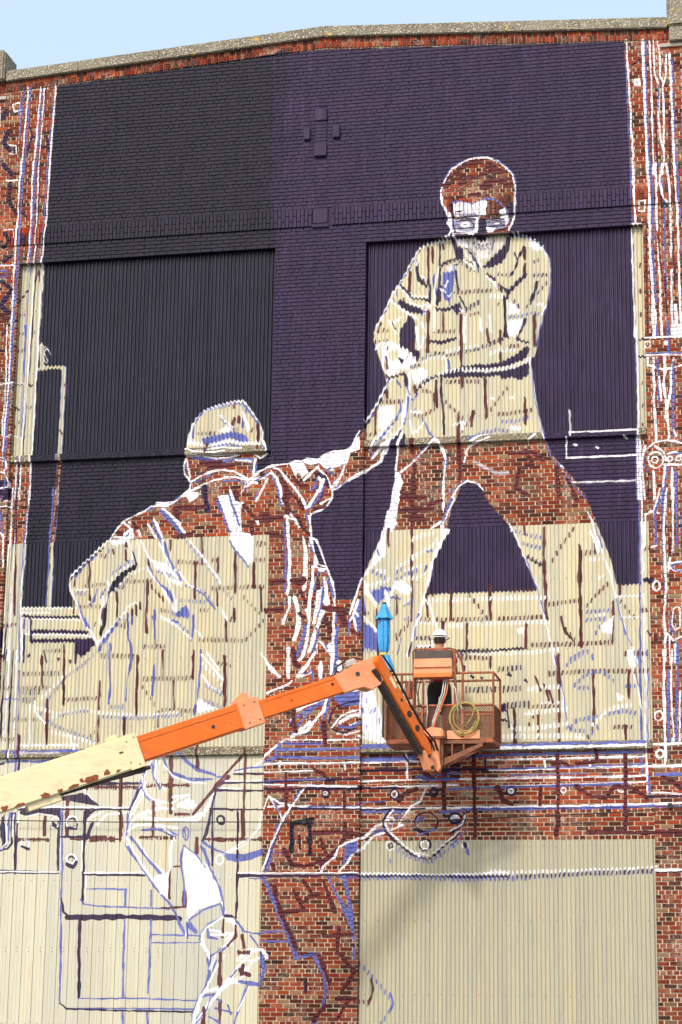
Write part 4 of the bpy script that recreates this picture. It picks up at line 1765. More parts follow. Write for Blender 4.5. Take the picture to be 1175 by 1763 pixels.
Sb 28 -568 1054 -529 1057 -496 1046 -456 1030
Sm 44 -226 1313 -227 1154 -227 1018
Sm 19 -578 1032 -577 1024
Sm 26 -573 1032 -572 1024
Sm 15 -567 1034 -565 1022
Sm 17 -558 1032 -559 1023
Sm 23 -553 1032 -552 1023
Sm 18 -545 1032 -544 1023
Sm 25 -538 1033 -537 1022
Sm 17 -529 1032 -529 1024
Sm 21 -521 1032 -522 1023
Sm 26 -516 1033 -516 1022
Sm 23 -509 1033 -508 1022
Sm 21 -504 1032 -504 1023
Sm 26 -497 1031 -497 1024
Sm 22 -493 1033 -492 1022
Sm 20 -488 1033 -487 1022
Sm 22 -483 1030 -483 1024
Sm 17 -473 1031 -474 1023
Sm 20 -469 1031 -470 1024
Sm 22 -465 1032 -466 1022
Sm 24 -455 1032 -455 1022
Sm 16 -352 1023 -353 1018
Sm 24 -344 1026 -344 1015
Sm 15 -340 1025 -339 1016
Sm 19 -331 1024 -331 1016
Sm 19 -326 1025 -325 1015
Sm 23 -320 1025 -319 1015
Sm 19 -316 1026 -315 1015
Sm 24 -309 1026 -310 1014
Sm 20 -304 1026 -303 1015
Sm 16 -295 1024 -296 1016
Sm 20 -291 1024 -291 1016
Sm 18 -282 1024 -282 1016
Sm 20 -273 1025 -274 1015
Sm 23 -267 1024 -266 1016
Sm 25 -261 1024 -261 1016
Sm 20 -252 1025 -251 1015
Sm 22 -242 1026 -241 1014
Sm 27 -236 1025 -236 1015
Sm 14 -231 1024 -232 1015
Sm 20 -225 1022 -225 1017
Sm 22 -222 1023 -221 1016
Sm 16 -214 1025 -215 1014
Sm 17 -209 1023 -208 1017
Sm 14 -202 1024 -201 1015
Sm 22 -195 1022 -194 1017
Sm 21 -189 1024 -188 1015
Sm 25 -180 1022 -180 1016
Sm 25 -174 1025 -173 1014
Sm 25 -170 1025 -169 1013
Sm 27 -167 1025 -166 1014
Sm 22 -160 1024 -159 1012
Sm 14 -562 1203 -562 1195
Sm 14 -556 1206 -557 1193
Sm 22 -547 1203 -547 1195
Sm 24 -544 1205 -544 1193
Sm 16 -540 1203 -539 1195
Sm 19 -535 1204 -534 1194
Sm 20 -532 1204 -530 1193
Sm 15 -523 1202 -522 1195
Sm 16 -516 1205 -517 1193
Sm 22 -508 1205 -508 1192
Sm 17 -498 1202 -497 1195
Sm 25 -490 1203 -491 1194
Sm 23 -484 1204 -484 1192
Sm 18 -480 1205 -481 1192
Sm 15 -477 1203 -475 1193
Sm 20 -467 1202 -467 1194
Sm 16 -463 1202 -463 1194
Sm 21 -457 1202 -456 1194
Sm 23 -450 1205 -451 1191
Sm 20 -440 1204 -441 1192
Sm 21 -434 1201 -433 1194
Sm 25 -425 1203 -425 1192
Sm 16 -420 1204 -420 1191
Sm 15 -417 1203 -416 1192
Sm 25 -459 1106 -459 1099
Sm 22 -455 1105 -455 1100
Sm 22 -451 1104 -450 1100
Sm 23 -447 1106 -446 1099
Sm 22 -442 1106 -443 1099
Sm 16 -436 1105 -436 1100
Sm 26 -428 1105 -429 1099
Sm 17 -423 1105 -422 1099
Sm 16 -416 1105 -416 1099
Sm 17 -412 1106 -411 1098
Sm 71 -308 1020 -289 1020
Sb 28 -411 1040 -412 1031 -414 1023 -418 1019 -423 1019 -427 1024 -430 1031 -431 1040 -430 1049 -428 1056 -424 1061 -420 1060 -415 1056 -412 1049 -411 1040
Sb 36 -363 1013 -340 997
Sb 36 -368 998 -339 935
Sb 21 -428 1003 -435 956 -425 893 -418 846
Sb 21 -428 1003 -378 966 -349 930
Sv 44 -240 906 -156 904
Sw 28 -240 913 -156 911
Sg 27 -342 867 -339 846
Sb 21 -428 918 -423 881 -418 845 -419 809
Sb 21 -325 918 -322 896 -302 867 -290 830 -285 780 -307 765 -337 751 -359 725 -364 700 -350 679 -336 650 -333 593 -343 550 -364 511 -382 464 -384 434
Sb 21 -404 758 -365 787 -301 814
Sb 28 -402 758 -374 722
Sb 28 -410 754 -406 704
Sb 28 -297 812 -289 780
Sw 36 -358 686 -338 664 -330 643
Sw 36 -326 747 -292 772
Sw 36 -281 767 -254 765 -242 747 -243 715 -267 693 -297 668 -323 643 -329 607
Sw 36 -285 650 -299 621 -317 593 -332 557 -349 525
Sw 36 -355 715 -354 686 -334 657
Sb 28 -293 672 -323 646 -330 618
Sb 28 -307 636 -318 607 -332 571
Sb 28 -337 729 -336 707 -305 700
Sm 53 -295 657 -290 547
Sm 44 -223 715 -216 675
Sm 44 -286 762 -287 708
Sm 53 -244 744 -245 711 -271 679
Sw 57 -234 570 -264 570 -293 536 -319 504 -366 440
Sw 36 -257 582 -235 615 -191 658 -158 668 -135 650
Sw 36 -234 568 -205 600 -187 633 -165 642
Sw 36 -353 525 -371 475 -381 436
Sw 36 -325 715 -276 715
Sb 28 -257 582 -239 604
Sb 28 -349 518 -316 529
Sb 28 -319 522 -333 482 -366 436
Sb 50 -230 568 -204 561 -159 556
Sb 28 -208 554 -218 515 -232 476 -242 435
Sb 28 -239 758 -223 726 -166 717
Sb 28 -196 715 -169 676
Sw 21 -196 551 -217 505 -232 476
Sm 44 -291 504 -289 447
Sm 44 -345 486 -341 434
Sm 71 -226 604 -220 593
Sm 71 -207 593 -199 590
Sm 35 -233 664 -232 654
Sm 22 -226 663 -226 656
Sm 31 -217 664 -218 655
Sm 32 -214 664 -213 654
Sm 25 -211 664 -210 655
Sm 34 -203 663 -203 656
Sm 27 -197 665 -197 654
Sb 28 -300 511 -285 504
Sb 28 -266 494 -254 465
Sb 28 -314 454 -291 435
Sv 36 -283 772 -251 771
Sb 57 -152 636 -142 611 -152 579
Fv 0 -889 1163 -765 1171 -717 1132 -747 1137 -807 1151 -883 1150
Sv 31 -718 1208 -589 1208
Sv 31 -849 1123 -612 1120 -588 1185
Sv 31 -1002 1124 -849 1124
Sm 53 -646 1229 -648 1134
Sm 53 -644 1111 -640 1063
Sm 53 -832 1162 -829 1105
Sm 36 -647 1058 -645 1017
Fv 0 -991 1125 -863 1125 -864 1106 -984 1104
Sm 44 -908 1106 -906 1039
Sm 44 -902 1152 -901 1137
Sw 25 -1002 1132 -720 1130
Sw 25 -709 1114 -751 1094 -761 1074
Sw 25 -968 1101 -930 1109 -886 1103
Fv 0 -771 1118 -730 1119 -762 1094 -769 1079
Sw 25 -792 1079 -793 1071 -799 1064 -807 1061 -816 1061 -824 1064 -830 1071 -833 1080 -831 1088 -826 1095 -818 1099 -808 1098 -800 1095 -794 1088 -792 1079
Sv 44 -825 1062 -798 1058 -794 1074
Sw 25 -856 1080 -858 1072 -862 1066 -867 1063 -874 1063 -880 1066 -885 1073 -887 1080 -886 1088 -882 1094 -876 1097 -869 1097 -863 1094 -858 1087 -856 1080
Sv 44 -880 1070 -861 1060
Sw 25 -959 1012 -960 1005 -964 1000 -970 998 -977 998 -983 1000 -987 1005 -989 1012 -988 1018 -984 1023 -978 1026 -971 1026 -965 1023 -961 1018 -959 1012
Sv 44 -985 1001 -960 993
Sw 28 -792 960 -794 953 -798 948 -805 945 -813 945 -820 948 -825 953 -827 960 -825 966 -821 972 -814 975 -806 975 -799 972 -794 966 -792 960
Sv 53 -825 943 -803 932 -792 949
Sm 23 -766 1202 -765 1187
Sm 26 -761 1202 -761 1188
Sm 23 -753 1200 -752 1189
Sm 16 -746 1201 -745 1187
Sm 24 -736 1200 -737 1188
Sm 25 -730 1202 -730 1187
Sm 23 -725 1200 -725 1189
Sm 15 -717 1199 -716 1189
Sm 16 -714 1201 -713 1187
Sm 16 -706 1198 -706 1189
Sm 24 -697 1198 -696 1190
Sm 17 -690 1199 -689 1188
Sm 22 -682 1199 -682 1188
Sm 23 -674 1201 -675 1186
Sm 26 -668 1200 -667 1187
Sm 19 -663 1198 -663 1189
Sm 19 -655 1201 -655 1186
Sm 19 -650 1200 -649 1187
Sm 26 -641 1197 -639 1189
Sm 18 -633 1200 -631 1186
Sm 22 -626 1199 -625 1187
Sm 25 -618 1198 -618 1188
Sm 15 -612 1198 -611 1188
Sm 19 -604 1198 -605 1187
Sm 25 -601 1199 -601 1187
Sm 18 -596 1199 -596 1187
Sm 18 -591 1200 -591 1185
Sm 35 -748 1033 -747 1017
Sm 38 -745 1030 -744 1019
Sm 37 -738 1033 -738 1017
Sm 32 -732 1033 -732 1017
Sm 36 -727 1034 -727 1016
Sm 25 -723 1032 -723 1018
Sm 32 -719 1032 -719 1017
Sm 37 -713 1030 -714 1019
Sm 35 -709 1030 -708 1019
Sm 28 -706 1033 -706 1016
Sm 24 -701 1032 -701 1017
Sm 38 -695 1033 -694 1016
Sm 36 -691 1030 -691 1019
Sm 26 -684 1029 -684 1020
Sm 36 -680 1032 -679 1017
Sm 35 -676 1033 -675 1016
Sm 36 -672 1030 -671 1019
Sm 30 -666 1033 -666 1015
Sm 20 -997 1027 -996 1020
Sm 26 -994 1028 -994 1020
Sm 17 -988 1027 -988 1020
Sm 25 -982 1027 -981 1020
Sm 18 -978 1026 -977 1020
Sm 23 -972 1028 -972 1019
Sm 15 -967 1027 -965 1020
Sm 17 -962 1027 -961 1020
Sm 23 -955 1029 -954 1018
Sm 20 -946 1028 -945 1018
Sm 21 -942 1029 -942 1018
Sm 16 -936 1026 -935 1020
Sm 24 -929 1029 -929 1017
Sm 23 -923 1028 -923 1018
Sm 19 -919 1028 -918 1018
Sm 26 -911 1026 -910 1020
Sm 14 -902 1028 -901 1018
Sm 23 -895 1028 -895 1018
Sm 20 -891 1027 -890 1018
Sv 36 -856 1100 -852 927
Sv 36 -773 1115 -765 921
Sv 36 -850 1032 -764 1033
Sv 36 -747 1074 -759 1033
Sv 36 -1002 1076 -1002 912
Sb 28 -852 1123 -845 1034
Sb 28 -1031 1112 -1032 1025 -1049 994
Sb 28 -1019 1310 -1019 1257
Sw 21 -1054 920 -851 917
Sw 21 -848 1029 -845 922
Sw 21 -774 1018 -773 921
Sv 27 -1056 915 -850 913
Sb 28 -1043 1284 -1015 1284
Sb 28 -1004 1284 -977 1283
Sb 28 -971 1284 -944 1282
Sb 28 -938 1284 -895 1288
Sv 71 -1055 1097 -1048 1015
Sw 21 -1044 1102 -1037 1015 -1055 994
Sw 21 -1017 1107 -1019 1035
Sv 27 -759 910 -575 908
Sw 21 -759 914 -575 913
Fl 0 467 3109 546 3109 548 3053 463 3056 453 3084
Sw 28 448 3128 453 3092 460 3059
Sw 28 463 3105 492 3107 540 3109
Sw 28 463 3069 502 3060 543 3059
Fw 0 484 3094 506 3097 523 3088 521 3079 499 3077 487 3083
Sp 27 472 3100 492 3104 519 3101 532 3088
Sp 27 479 3079 502 3070 529 3074
Sp 27 531 3088 536 3073
Sp 21 498 3089 506 3087
Fw 0 537 3110 550 3111 549 3067 544 3054 533 3058 539 3086
Sb 18 467 3098 472 3076 484 3065
Sb 18 513 3066 533 3068
Fp 0 550 3099 573 3101 580 3090 575 3076 575 3054 550 3050 552 3071
Fl 0 575 3101 624 3100 641 3093 639 3072 624 3059 594 3061 576 3073
Sp 27 580 3091 600 3096 624 3092
Sp 27 585 3075 607 3077 624 3083
Fw 0 573 3073 607 3068 597 3052 581 3052
Sw 36 627 3105 647 3107 643 3079
Sw 36 607 3083 617 3084
Sm 36 607 3058 637 3061
Sm 36 624 3076 634 3077
Fc 0 461 3046 639 3041 633 3021 605 2991 578 2968 547 2970 531 2981 500 3015 480 3020
Fw 0 461 3046 500 3044 507 3025 524 2999 500 3015 480 3020
Sl 36 507 3036 514 3007 534 2985
Sl 36 598 3030 591 3002 578 2982
Fv 0 535 3046 578 3044 568 3034 558 3031 546 3034
Dp 27 519 3034 537 3022 558 3016 585 3020 605 3034
Sw 28 537 3029 558 3022 581 3027
Sw 28 547 2984 564 2976 578 2982
Sl 36 534 3009 558 3003 581 3006
Fp 0 456 3047 466 3046 473 3013 490 2997 494 2969 477 2974 464 3003
Fp 0 639 3041 656 3043 649 2995 625 2950 591 2935 558 2935 578 2960 605 2984 632 3014
Sp 28 469 3107 502 3110 537 3104
Sp 28 580 3100 611 3103 635 3097
Sp 36 460 3109 462 3084 469 3062
Sb 21 594 3071 614 3072 627 3079
Sb 21 472 3108 476 3083
Sl 44 492 3067 533 3068
Sl 44 468 3126 502 3119 540 3119
Sp 27 550 3103 551 3053
Sp 27 536 3051 564 3052 578 3053
Sb 18 526 3156 533 3122
Sb 18 499 3164 502 3124
"""
PX = 120.0                              # paint-layer samples per metre of wall
IX0, IX1, IZ0, IZ1 = -6.8, 6.8, 1.8, 19.0
IW, IH = int((IX1 - IX0) * PX), int((IZ1 - IZ0) * PX)
RIB = 0.0678
BAYS = ((-5.45, -0.80), (0.80, 5.50))
OPEN = 15.25
def sheet_zone(x, z):
    """1 corrugated sheet, 2 ribbed cladding, 0 brick"""
    for i, (a, b) in enumerate(BAYS):
        if a < x < b:
            if 11.72 < z < OPEN or 6.61 < z < 10.16: return 1
            if i == 0 and z < 6.47: return 2
            if i == 1 and z < 5.05: return 1
    return 0
PAINT = {'k': (0.0115, 0.0100, 0.0225), 'p': (0.027, 0.0150, 0.046), 'w': (0.80, 0.81, 0.86), 'b': (0.10, 0.12, 0.36),
         'm': (0.085, 0.017, 0.020), 'v': (0.022, 0.010, 0.040), 'g': (0.42, 0.38, 0.42), 'l': (0.25, 0.235, 0.32), 'c': (0.60, 0.56, 0.50), 'q': (0.018, 0.0125, 0.033)}
def smooth_noise(h, w, cell):
    gh, gw = h // cell + 3, w // cell + 3
    g = rng.random((gh, gw)).astype(np.float32)
    y = np.arange(h) / cell; x = np.arange(w) / cell
    yi = y.astype(int); xi = x.astype(int); fy = (y - yi)[:, None]; fx = (x - xi)[None, :]
    fy = fy * fy * (3 - 2 * fy); fx = fx * fx * (3 - 2 * fx)
    a = g[yi][:, xi]; b = g[yi][:, xi + 1]; c = g[yi + 1][:, xi]; d = g[yi + 1][:, xi + 1]
    return ((a * (1 - fx) + b * fx) * (1 - fy) + (c * (1 - fx) + d * fx) * fy).astype(np.float32)
def paint_layer():
    rgb = np.zeros((IH, IW, 3), np.float32); al = np.zeros((IH, IW), np.float32)
    xs = (IX0 + (np.arange(IW) + 0.5) / PX).astype(np.float32)
    zs = (IZ0 + (np.arange(IH) + 0.5) / PX).astype(np.float32)
    XX = np.broadcast_to(xs[None, :], (IH, IW)).copy(); ZZ = np.broadcast_to(zs[:, None], (IH, IW)).copy()
    wob = smooth_noise(IH, IW, 9) - 0.5; wob2 = smooth_noise(IH, IW, 23) - 0.5
    XX += wob * 0.012 + wob2 * 0.014
    ZZ += (smooth_noise(IH, IW, 9) - 0.5) * 0.012
    wmod = 0.55 + 0.80 * smooth_noise(IH, IW, 14)
    RIDE = np.zeros((IH, IW), np.float32)
    # the rollers ride over the ribs: strokes climb and dip from crest to trough
    for i, (a, b) in enumerate(BAYS):
        cx = (xs > a) & (xs < b)
        wave = 0.010 * np.sin((xs - a) / RIB * 2 * np.pi + 0.9)
        for z0, z1 in ((11.72, OPEN), (6.61, 10.16)) + (((0, 5.05),) if i == 1 else ()):
            cz = (zs > z0) & (zs < z1)
            RIDE[np.ix_(cz, cx)] += wave[cx][None, :]
    def window(x0, x1, z0, z1):
        i0 = max(0, int((x0 - IX0) * PX) - 1); i1 = min(IW, int((x1 - IX0) * PX) + 2)
        j0 = max(0, int((z0 - IZ0) * PX) - 1); j1 = min(IH, int((z1 - IZ0) * PX) + 2)
        return i0, i1, j0, j1
    def apply(i0, i1, j0, j1, cov, c):
        A = al[j0:j1, i0:i1]
        if c == 'e':
            A *= (1 - cov); return
        R = rgb[j0:j1, i0:i1]; n = A + (1 - A) * cov
        col = np.array(PAINT[c], np.float32)
        R[...] = (R * (A * (1 - cov))[..., None] + col * cov[..., None]) / np.maximum(n, 1e-4)[..., None]
        A[...] = n
    def stroke(pts, w, c, mod=True, ride=1.0):
        m = w * 0.7 + 0.05
        px = [p[0] for p in pts]; pz = [p[1] for p in pts]
        i0, i1, j0, j1 = window(min(px) - m, max(px) + m, min(pz) - m, max(pz) + m)
        if i1 <= i0 or j1 <= j0: return
        cov = np.zeros((j1 - j0, i1 - i0), np.float32)
        for (ax, az), (bx, bz) in zip(pts[:-1], pts[1:]):
            k0, k1, l0, l1 = window(min(ax, bx) - m, max(ax, bx) + m, min(az, bz) - m, max(az, bz) + m)
            if k1 <= k0 or l1 <= l0: continue
            X = XX[l0:l1, k0:k1]; Z = ZZ[l0:l1, k0:k1] + (RIDE[l0:l1, k0:k1] if ride else 0)
            dx, dz = bx - ax, bz - az; q = dx * dx + dz * dz + 1e-9
            t = np.clip(((X - ax) * dx + (Z - az) * dz) / q, 0, 1)
            d = np.hypot(X - ax - t * dx, Z - az - t * dz)
            hw = w / 2 * (wmod[l0:l1, k0:k1] if mod else 1)
            cc = np.clip((hw - d) * PX + 0.5, 0, 1)
            V = cov[l0 - j0:l1 - j0, k0 - i0:k1 - i0]
            np.maximum(V, cc, out=V)
        apply(i0, i1, j0, j1, cov, c)
    for line in MURAL.strip().split('\n'):
        h = line.split(); kind, c = h[0][0], h[0][1]; w = float(h[1]) / 1000.0
        v = [int(a) * 0.005 for a in h[2:]]; pts = list(zip(v[0::2], v[1::2]))
        if kind == 'F':
            px = [p[0] for p in pts]; pz = [p[1] for p in pts]
            i0, i1, j0, j1 = window(min(px) - .05, max(px) + .05, min(pz) - .05, max(pz) + .05)
            if i1 <= i0 or j1 <= j0: continue
            X = XX[j0:j1, i0:i1]; Z = ZZ[j0:j1, i0:i1] + RIDE[j0:j1, i0:i1]; ins = np.zeros(X.shape, bool)
            for (ax, az), (bx, bz) in zip(pts, pts[1:] + pts[:1]):
                if az == bz: continue
                ins ^= ((az > Z) != (bz > Z)) & (X < (bx - ax) * (Z - az) / (bz - az) + ax)
            apply(i0, i1, j0, j1, ins.astype(np.float32), c)
        elif kind == 'S':
            stroke(pts, w, c)
        else:
            for (ax, az), (bx, bz) in zip(pts[:-1], pts[1:]):
                zone = sheet_zone((ax + bx) / 2, (az + bz) / 2)
                if zone != 1 or abs(bx - ax) < 0.03:
                    stroke([(ax, az), (bx, bz)], w * (0.8 if zone else 1), c); continue
                if ax > bx: ax, az, bx, bz = bx, bz, ax, az
                x0 = BAYS[0][0] if ax < 0 else BAYS[1][0]
                k = math.ceil((ax - x0) / RIB - 0.35)
                while x0 + (k + 0.35) * RIB <= bx + 1e-6:
                    x = x0 + (k + 0.35) * RIB; t = (x - ax) / (bx - ax); z = az + (bz - az) * t
                    L = w * random.uniform(0.75, 1.25) + 0.008; s = random.uniform(-0.004, 0.008)
                    stroke([(x - s, z - L / 2), (x + s, z + L / 2)], RIB * random.uniform(0.36, 0.56), c, False, 0.0)
                    k += 1
    out = np.empty((IH, IW, 4), np.float32)
    out[..., :3] = rgb * al[..., None]; out[..., 3] = al
    img = bpy.data.images.new('mural_paint_layer', IW, IH, alpha=True, float_buffer=True)
    img.colorspace_settings.name = 'Non-Color'
    img.alpha_mode = 'CHANNEL_PACKED'
    img.pixels.foreach_set(out.ravel())
    img.update(); img.pack()
    return img
paint_img = paint_layer()

building = empty('brick_building', (0, 0, 0))
tag(building, 'tall brick factory front with half painted mural of two workers', 'building')

def paint_group():
    g = bpy.data.node_groups.new('mural_paint', 'ShaderNodeTree')
    g.interface.new_socket('Color', in_out='OUTPUT', socket_type='NodeSocketColor')
    g.interface.new_socket('Alpha', in_out='OUTPUT', socket_type='NodeSocketFloat')
    o = g.nodes.new('NodeGroupOutput')
    tc = N(g, 'TexCoord'); tc.object = building
    sp = N(g, 'SeparateXYZ'); g.links.new(tc.outputs['Object'], sp.inputs[0])
    cb = N(g, 'CombineXYZ')
    g.links.new(math_(g, 'MULTIPLY_ADD', sp.outputs[0], 1 / (IX1 - IX0), -IX0 / (IX1 - IX0)), cb.inputs[0])
    g.links.new(math_(g, 'MULTIPLY_ADD', sp.outputs[2], 1 / (IZ1 - IZ0), -IZ0 / (IZ1 - IZ0)), cb.inputs[1])
    im = N(g, 'TexImage'); im.image = paint_img; im.extension = 'CLIP'; im.interpolation = 'Linear'
    g.links.new(cb.outputs[0], im.inputs[0])
    n1 = noise(g, 38, 3, 0.7, tc.outputs['Object'])
    a = math_(g, 'MULTIPLY_ADD', math_(g, 'SUBTRACT', n1, 0.5), 0.55, im.outputs['Alpha'])
    a = step(g, a, 0.30, 0.72)
    # dry brush: thin spots where the coat did not cover
    mq = N(g, 'Mapping'); mq.inputs['Scale'].default_value = (46, 46, 9); g.links.new(tc.outputs['Object'], mq.inputs[0])
    n2 = noise(g, 1.0, 3, 0.75, mq.outputs[0])
    lum = N(g, 'RGBToBW'); g.links.new(im.outputs['Color'], lum.inputs[0])
    dry = math_(g, 'SUBTRACT', 1.0, math_(g, 'MULTIPLY', math_(g, 'SUBTRACT', 1.0, step(g, n2, 0.33, 0.46)), step(g, lum.outputs[0], 0.10, 0.5)))
    a = math_(g, 'MULTIPLY', a, dry)
    fleck = step(g, noise(g, 30, 2, 0.5, tc.outputs['Object']), 0.19, 0.22)
    a = math_(g, 'MULTIPLY', a, fleck)
    dv = N(g, 'VectorMath', operation='DIVIDE')
    mx = math_(g, 'MAXIMUM', im.outputs['Alpha'], 0.02)
    cm = N(g, 'CombineXYZ')
    for i in range(3): g.links.new(mx, cm.inputs[i])
    g.links.new(im.outputs['Color'], dv.inputs[0]); g.links.new(cm.outputs[0], dv.inputs[1])
    # coat thickness varies a little with the brush
    mp = N(g, 'Mapping'); mp.inputs['Scale'].default_value = (7, 7, 1.6); g.links.new(tc.outputs['Object'], mp.inputs[0])
    n3 = noise(g, 1.0, 4, 0.6, mp.outputs[0])
    tone = ramp(g, n3, [(0.25, (0.62, 0.62, 0.66)), (0.52, (1, 1, 1)), (0.8, (1.4, 1.36, 1.4))])
    mr = N(g, 'Mapping'); mr.inputs['Scale'].default_value = (34, 34, 1.1); g.links.new(tc.outputs['Object'], mr.inputs[0])
    n4 = noise(g, 1.0, 4, 0.7, mr.outputs[0])
    roll = ramp(g, n4, [(0.30, (0.72, 0.72, 0.74)), (0.52, (1, 1, 1)), (0.68, (1.7, 1.7, 1.7)), (0.80, (2.6, 2.6, 2.5))])
    dark = math_(g, 'SUBTRACT', 1.0, step(g, lum.outputs[0], 0.03, 0.08))
    tone = mixc(g, dark, tone, mixc(g, 1.0, tone, roll, 'MULTIPLY'))
    col = mixc(g, 1.0, dv.outputs[0], tone, 'MULTIPLY')
    g.links.new(col, o.inputs[0]); g.links.new(a, o.inputs[1])
    return g
PG = paint_group()
def painted(nt, b, base, rough=0.8, prough=0.55):
    gn = nt.nodes.new('ShaderNodeGroup'); gn.node_tree = PG
    nt.links.new(mixc(nt, gn.outputs[1], base, gn.outputs[0]), b.inputs['Base Color'])
    r = math_(nt, 'MULTIPLY_ADD', gn.outputs[1], prough - rough, rough)
    nt.links.new(r, b.inputs['Roughness'])
    b.inputs['Specular IOR Level'].default_value = 0.18
    return gn

BRICKS = [(0.0, (0.04, 0.013, 0.010)), (0.15, (0.075, 0.017, 0.012)), (0.36, (0.15, 0.022, 0.011)), (0.58, (0.22, 0.030, 0.012)),
          (0.80, (0.27, 0.045, 0.016)), (0.91, (0.28, 0.085, 0.036)), (0.96, (0.24, 0.14, 0.08)), (1.0, (0.12, 0.065, 0.04))]
def brick_mat(name, single):
    m, nt, b = new_mat(name)
    if single:
        t = N(nt, 'ObjectInfo').outputs['Random']
    else:
        t = N(nt, 'Attribute', attribute_name='tone').outputs['Fac']
    co = objco(nt)
    base = ramp(nt, t, BRICKS)
    base = mixc(nt, 1.0, base, ramp(nt, noise(nt, 28, 4, 0.7, co), [(0.25, (0.6, 0.58, 0.58)), (0.5, (1, 1, 1)), (0.75, (1.35, 1.3, 1.25))]), 'MULTIPLY')
    base = mixc(nt, 1.0, base, ramp(nt, noise(nt, 0.45, 3, 0.6, co), [(0.3, (0.62, 0.60, 0.62)), (0.5, (1, 1, 1)), (0.72, (1.28, 1.22, 1.12))]), 'MULTIPLY')
    # lime bloom and soot stains in patches
    lime = math_(nt, 'MULTIPLY', step(nt, noise(nt, 1.6, 5, 0.7, co), 0.50, 0.68), step(nt, noise(nt, 21, 3, 0.7, co), 0.42, 0.62))
    base = mixc(nt, math_(nt, 'MULTIPLY', lime, 0.75), base, (0.52, 0.45, 0.36))
    soot = math_(nt, 'MULTIPLY', step(nt, noise(nt, 0.8, 5, 0.65, objco(nt, (1, 1, 0.7))), 0.50, 0.70), 0.6)
    base = mixc(nt, soot, base, (0.06, 0.035, 0.028))
    painted(nt, b, base, 0.9, 0.6)
    bump(nt, b, noise(nt, 70, 3, 0.7, co), 0.004, 0.6)
    return m
MAT_BRICK = brick_mat('brick_kiln_red', False)
MAT_BRICK1 = brick_mat('brick_kiln_red_single', True)
m, nt, b = new_mat('lime_mortar')
co = objco(nt)
base = ramp(nt, noise(nt, 2.3, 5, 0.7, co), [(0.3, (0.42, 0.36, 0.25)), (0.55, (0.58, 0.50, 0.35)), (0.75, (0.68, 0.61, 0.48))])
base = mixc(nt, step(nt, noise(nt, 0.9, 4, 0.6, co), 0.58, 0.75), base, (0.18, 0.14, 0.11))
painted(nt, b, base, 0.95, 0.7); bump(nt, b, noise(nt, 120, 2, 0.7, co), 0.003, 0.5)
MAT_MORTAR = m

def sheet_mat(name, c_hi, c_lo):
    m, nt, b = new_mat(name)
    co = objco(nt, (6, 6, 0.35))
    oi = N(nt, 'ObjectInfo').outputs['Random']
    base = mixc(nt, step(nt, noise(nt, 1.0, 5, 0.65, co), 0.38, 0.66), c_hi, c_lo)
    base = mixc(nt, 1.0, base, ramp(nt, oi, [(0, (0.90, 0.91, 0.93)), (1, (1.06, 1.04, 0.98))]), 'MULTIPLY')
    dirt = math_(nt, 'MULTIPLY', step(nt, noise(nt, 1.0, 6, 0.75, objco(nt, (22, 22, 1.3))), 0.56, 0.74), 0.4)
    base = mixc(nt, dirt, base, (0.22, 0.19, 0.14))
    run = math_(nt, 'MULTIPLY', step(nt, noise(nt, 1.0, 4, 0.6, objco(nt, (3.1, 3.1, 0.22))), 0.60, 0.72), 0.55)
    base = mixc(nt, run, base, (0.52, 0.40, 0.20))
    spk = math_(nt, 'MULTIPLY', step(nt, noise(nt, 60, 2, 0.7, objco(nt)), 0.70, 0.76), 0.5)
    base = mixc(nt, spk, base, (0.16, 0.11, 0.07))
    painted(nt, b, base, 0.5, 0.33)
    b.inputs['Specular IOR Level'].default_value = 0.42
    bump(nt, b, noise(nt, 3.4, 4, 0.6, objco(nt)), 0.014, 0.4)
    return m
MAT_SHEET = sheet_mat('cream_corrugated_steel', (0.565, 0.510, 0.350), (0.43, 0.415, 0.34))
MAT_SHEET_LOW = sheet_mat('olive_grey_corrugated_steel', (0.42, 0.395, 0.285), (0.36, 0.35, 0.285))
MAT_CLAD = sheet_mat('pale_cream_ribbed_steel', (0.50, 0.48, 0.385), (0.45, 0.44, 0.365))

def concrete_mat(name, dark, mid, light, paint=True, lichen=False):
    m, nt, b = new_mat(name)
    co = objco(nt)
    vo = N(nt, 'TexVoronoi'); vo.inputs['Scale'].default_value = 34; nt.links.new(co, vo.inputs['Vector'])
    sp = N(nt, 'SeparateColor'); nt.links.new(vo.outputs['Color'], sp.inputs[0])
    peb = ramp(nt, sp.outputs[0], [(0.0, dark), (0.35, mid), (0.7, mid), (0.8, light), (1.0, light)])
    ms = step(nt, vo.outputs['Distance'], 0.30, 0.55)
    base = mixc(nt, ms, peb, dark)
    base = mixc(nt, math_(nt, 'MULTIPLY', step(nt, noise(nt, 1.7, 5, 0.7, co), 0.4, 0.7), 0.6), base, mid)
    if lichen:
        base = mixc(nt, step(nt, noise(nt, 3.1, 5, 0.7, co), 0.63, 0.69), base, (0.55, 0.34, 0.04))
    if paint: painted(nt, b, base, 0.95, 0.6)
    else:
        nt.links.new(base, b.inputs['Base Color']); b.inputs['Roughness'].default_value = 0.95
    inv = math_(nt, 'SUBTRACT', 1.0, vo.outputs['Distance'])
    bump(nt, b, inv, 0.02, 0.7)
    return m
MAT_COPING = concrete_mat('weathered_aggregate_concrete', (0.13, 0.115, 0.085), (0.29, 0.26, 0.19), (0.58, 0.54, 0.44), False, True)
MAT_SILL = concrete_mat('sill_aggregate_concrete', (0.12, 0.10, 0.07), (0.33, 0.28, 0.19), (0.55, 0.50, 0.40))

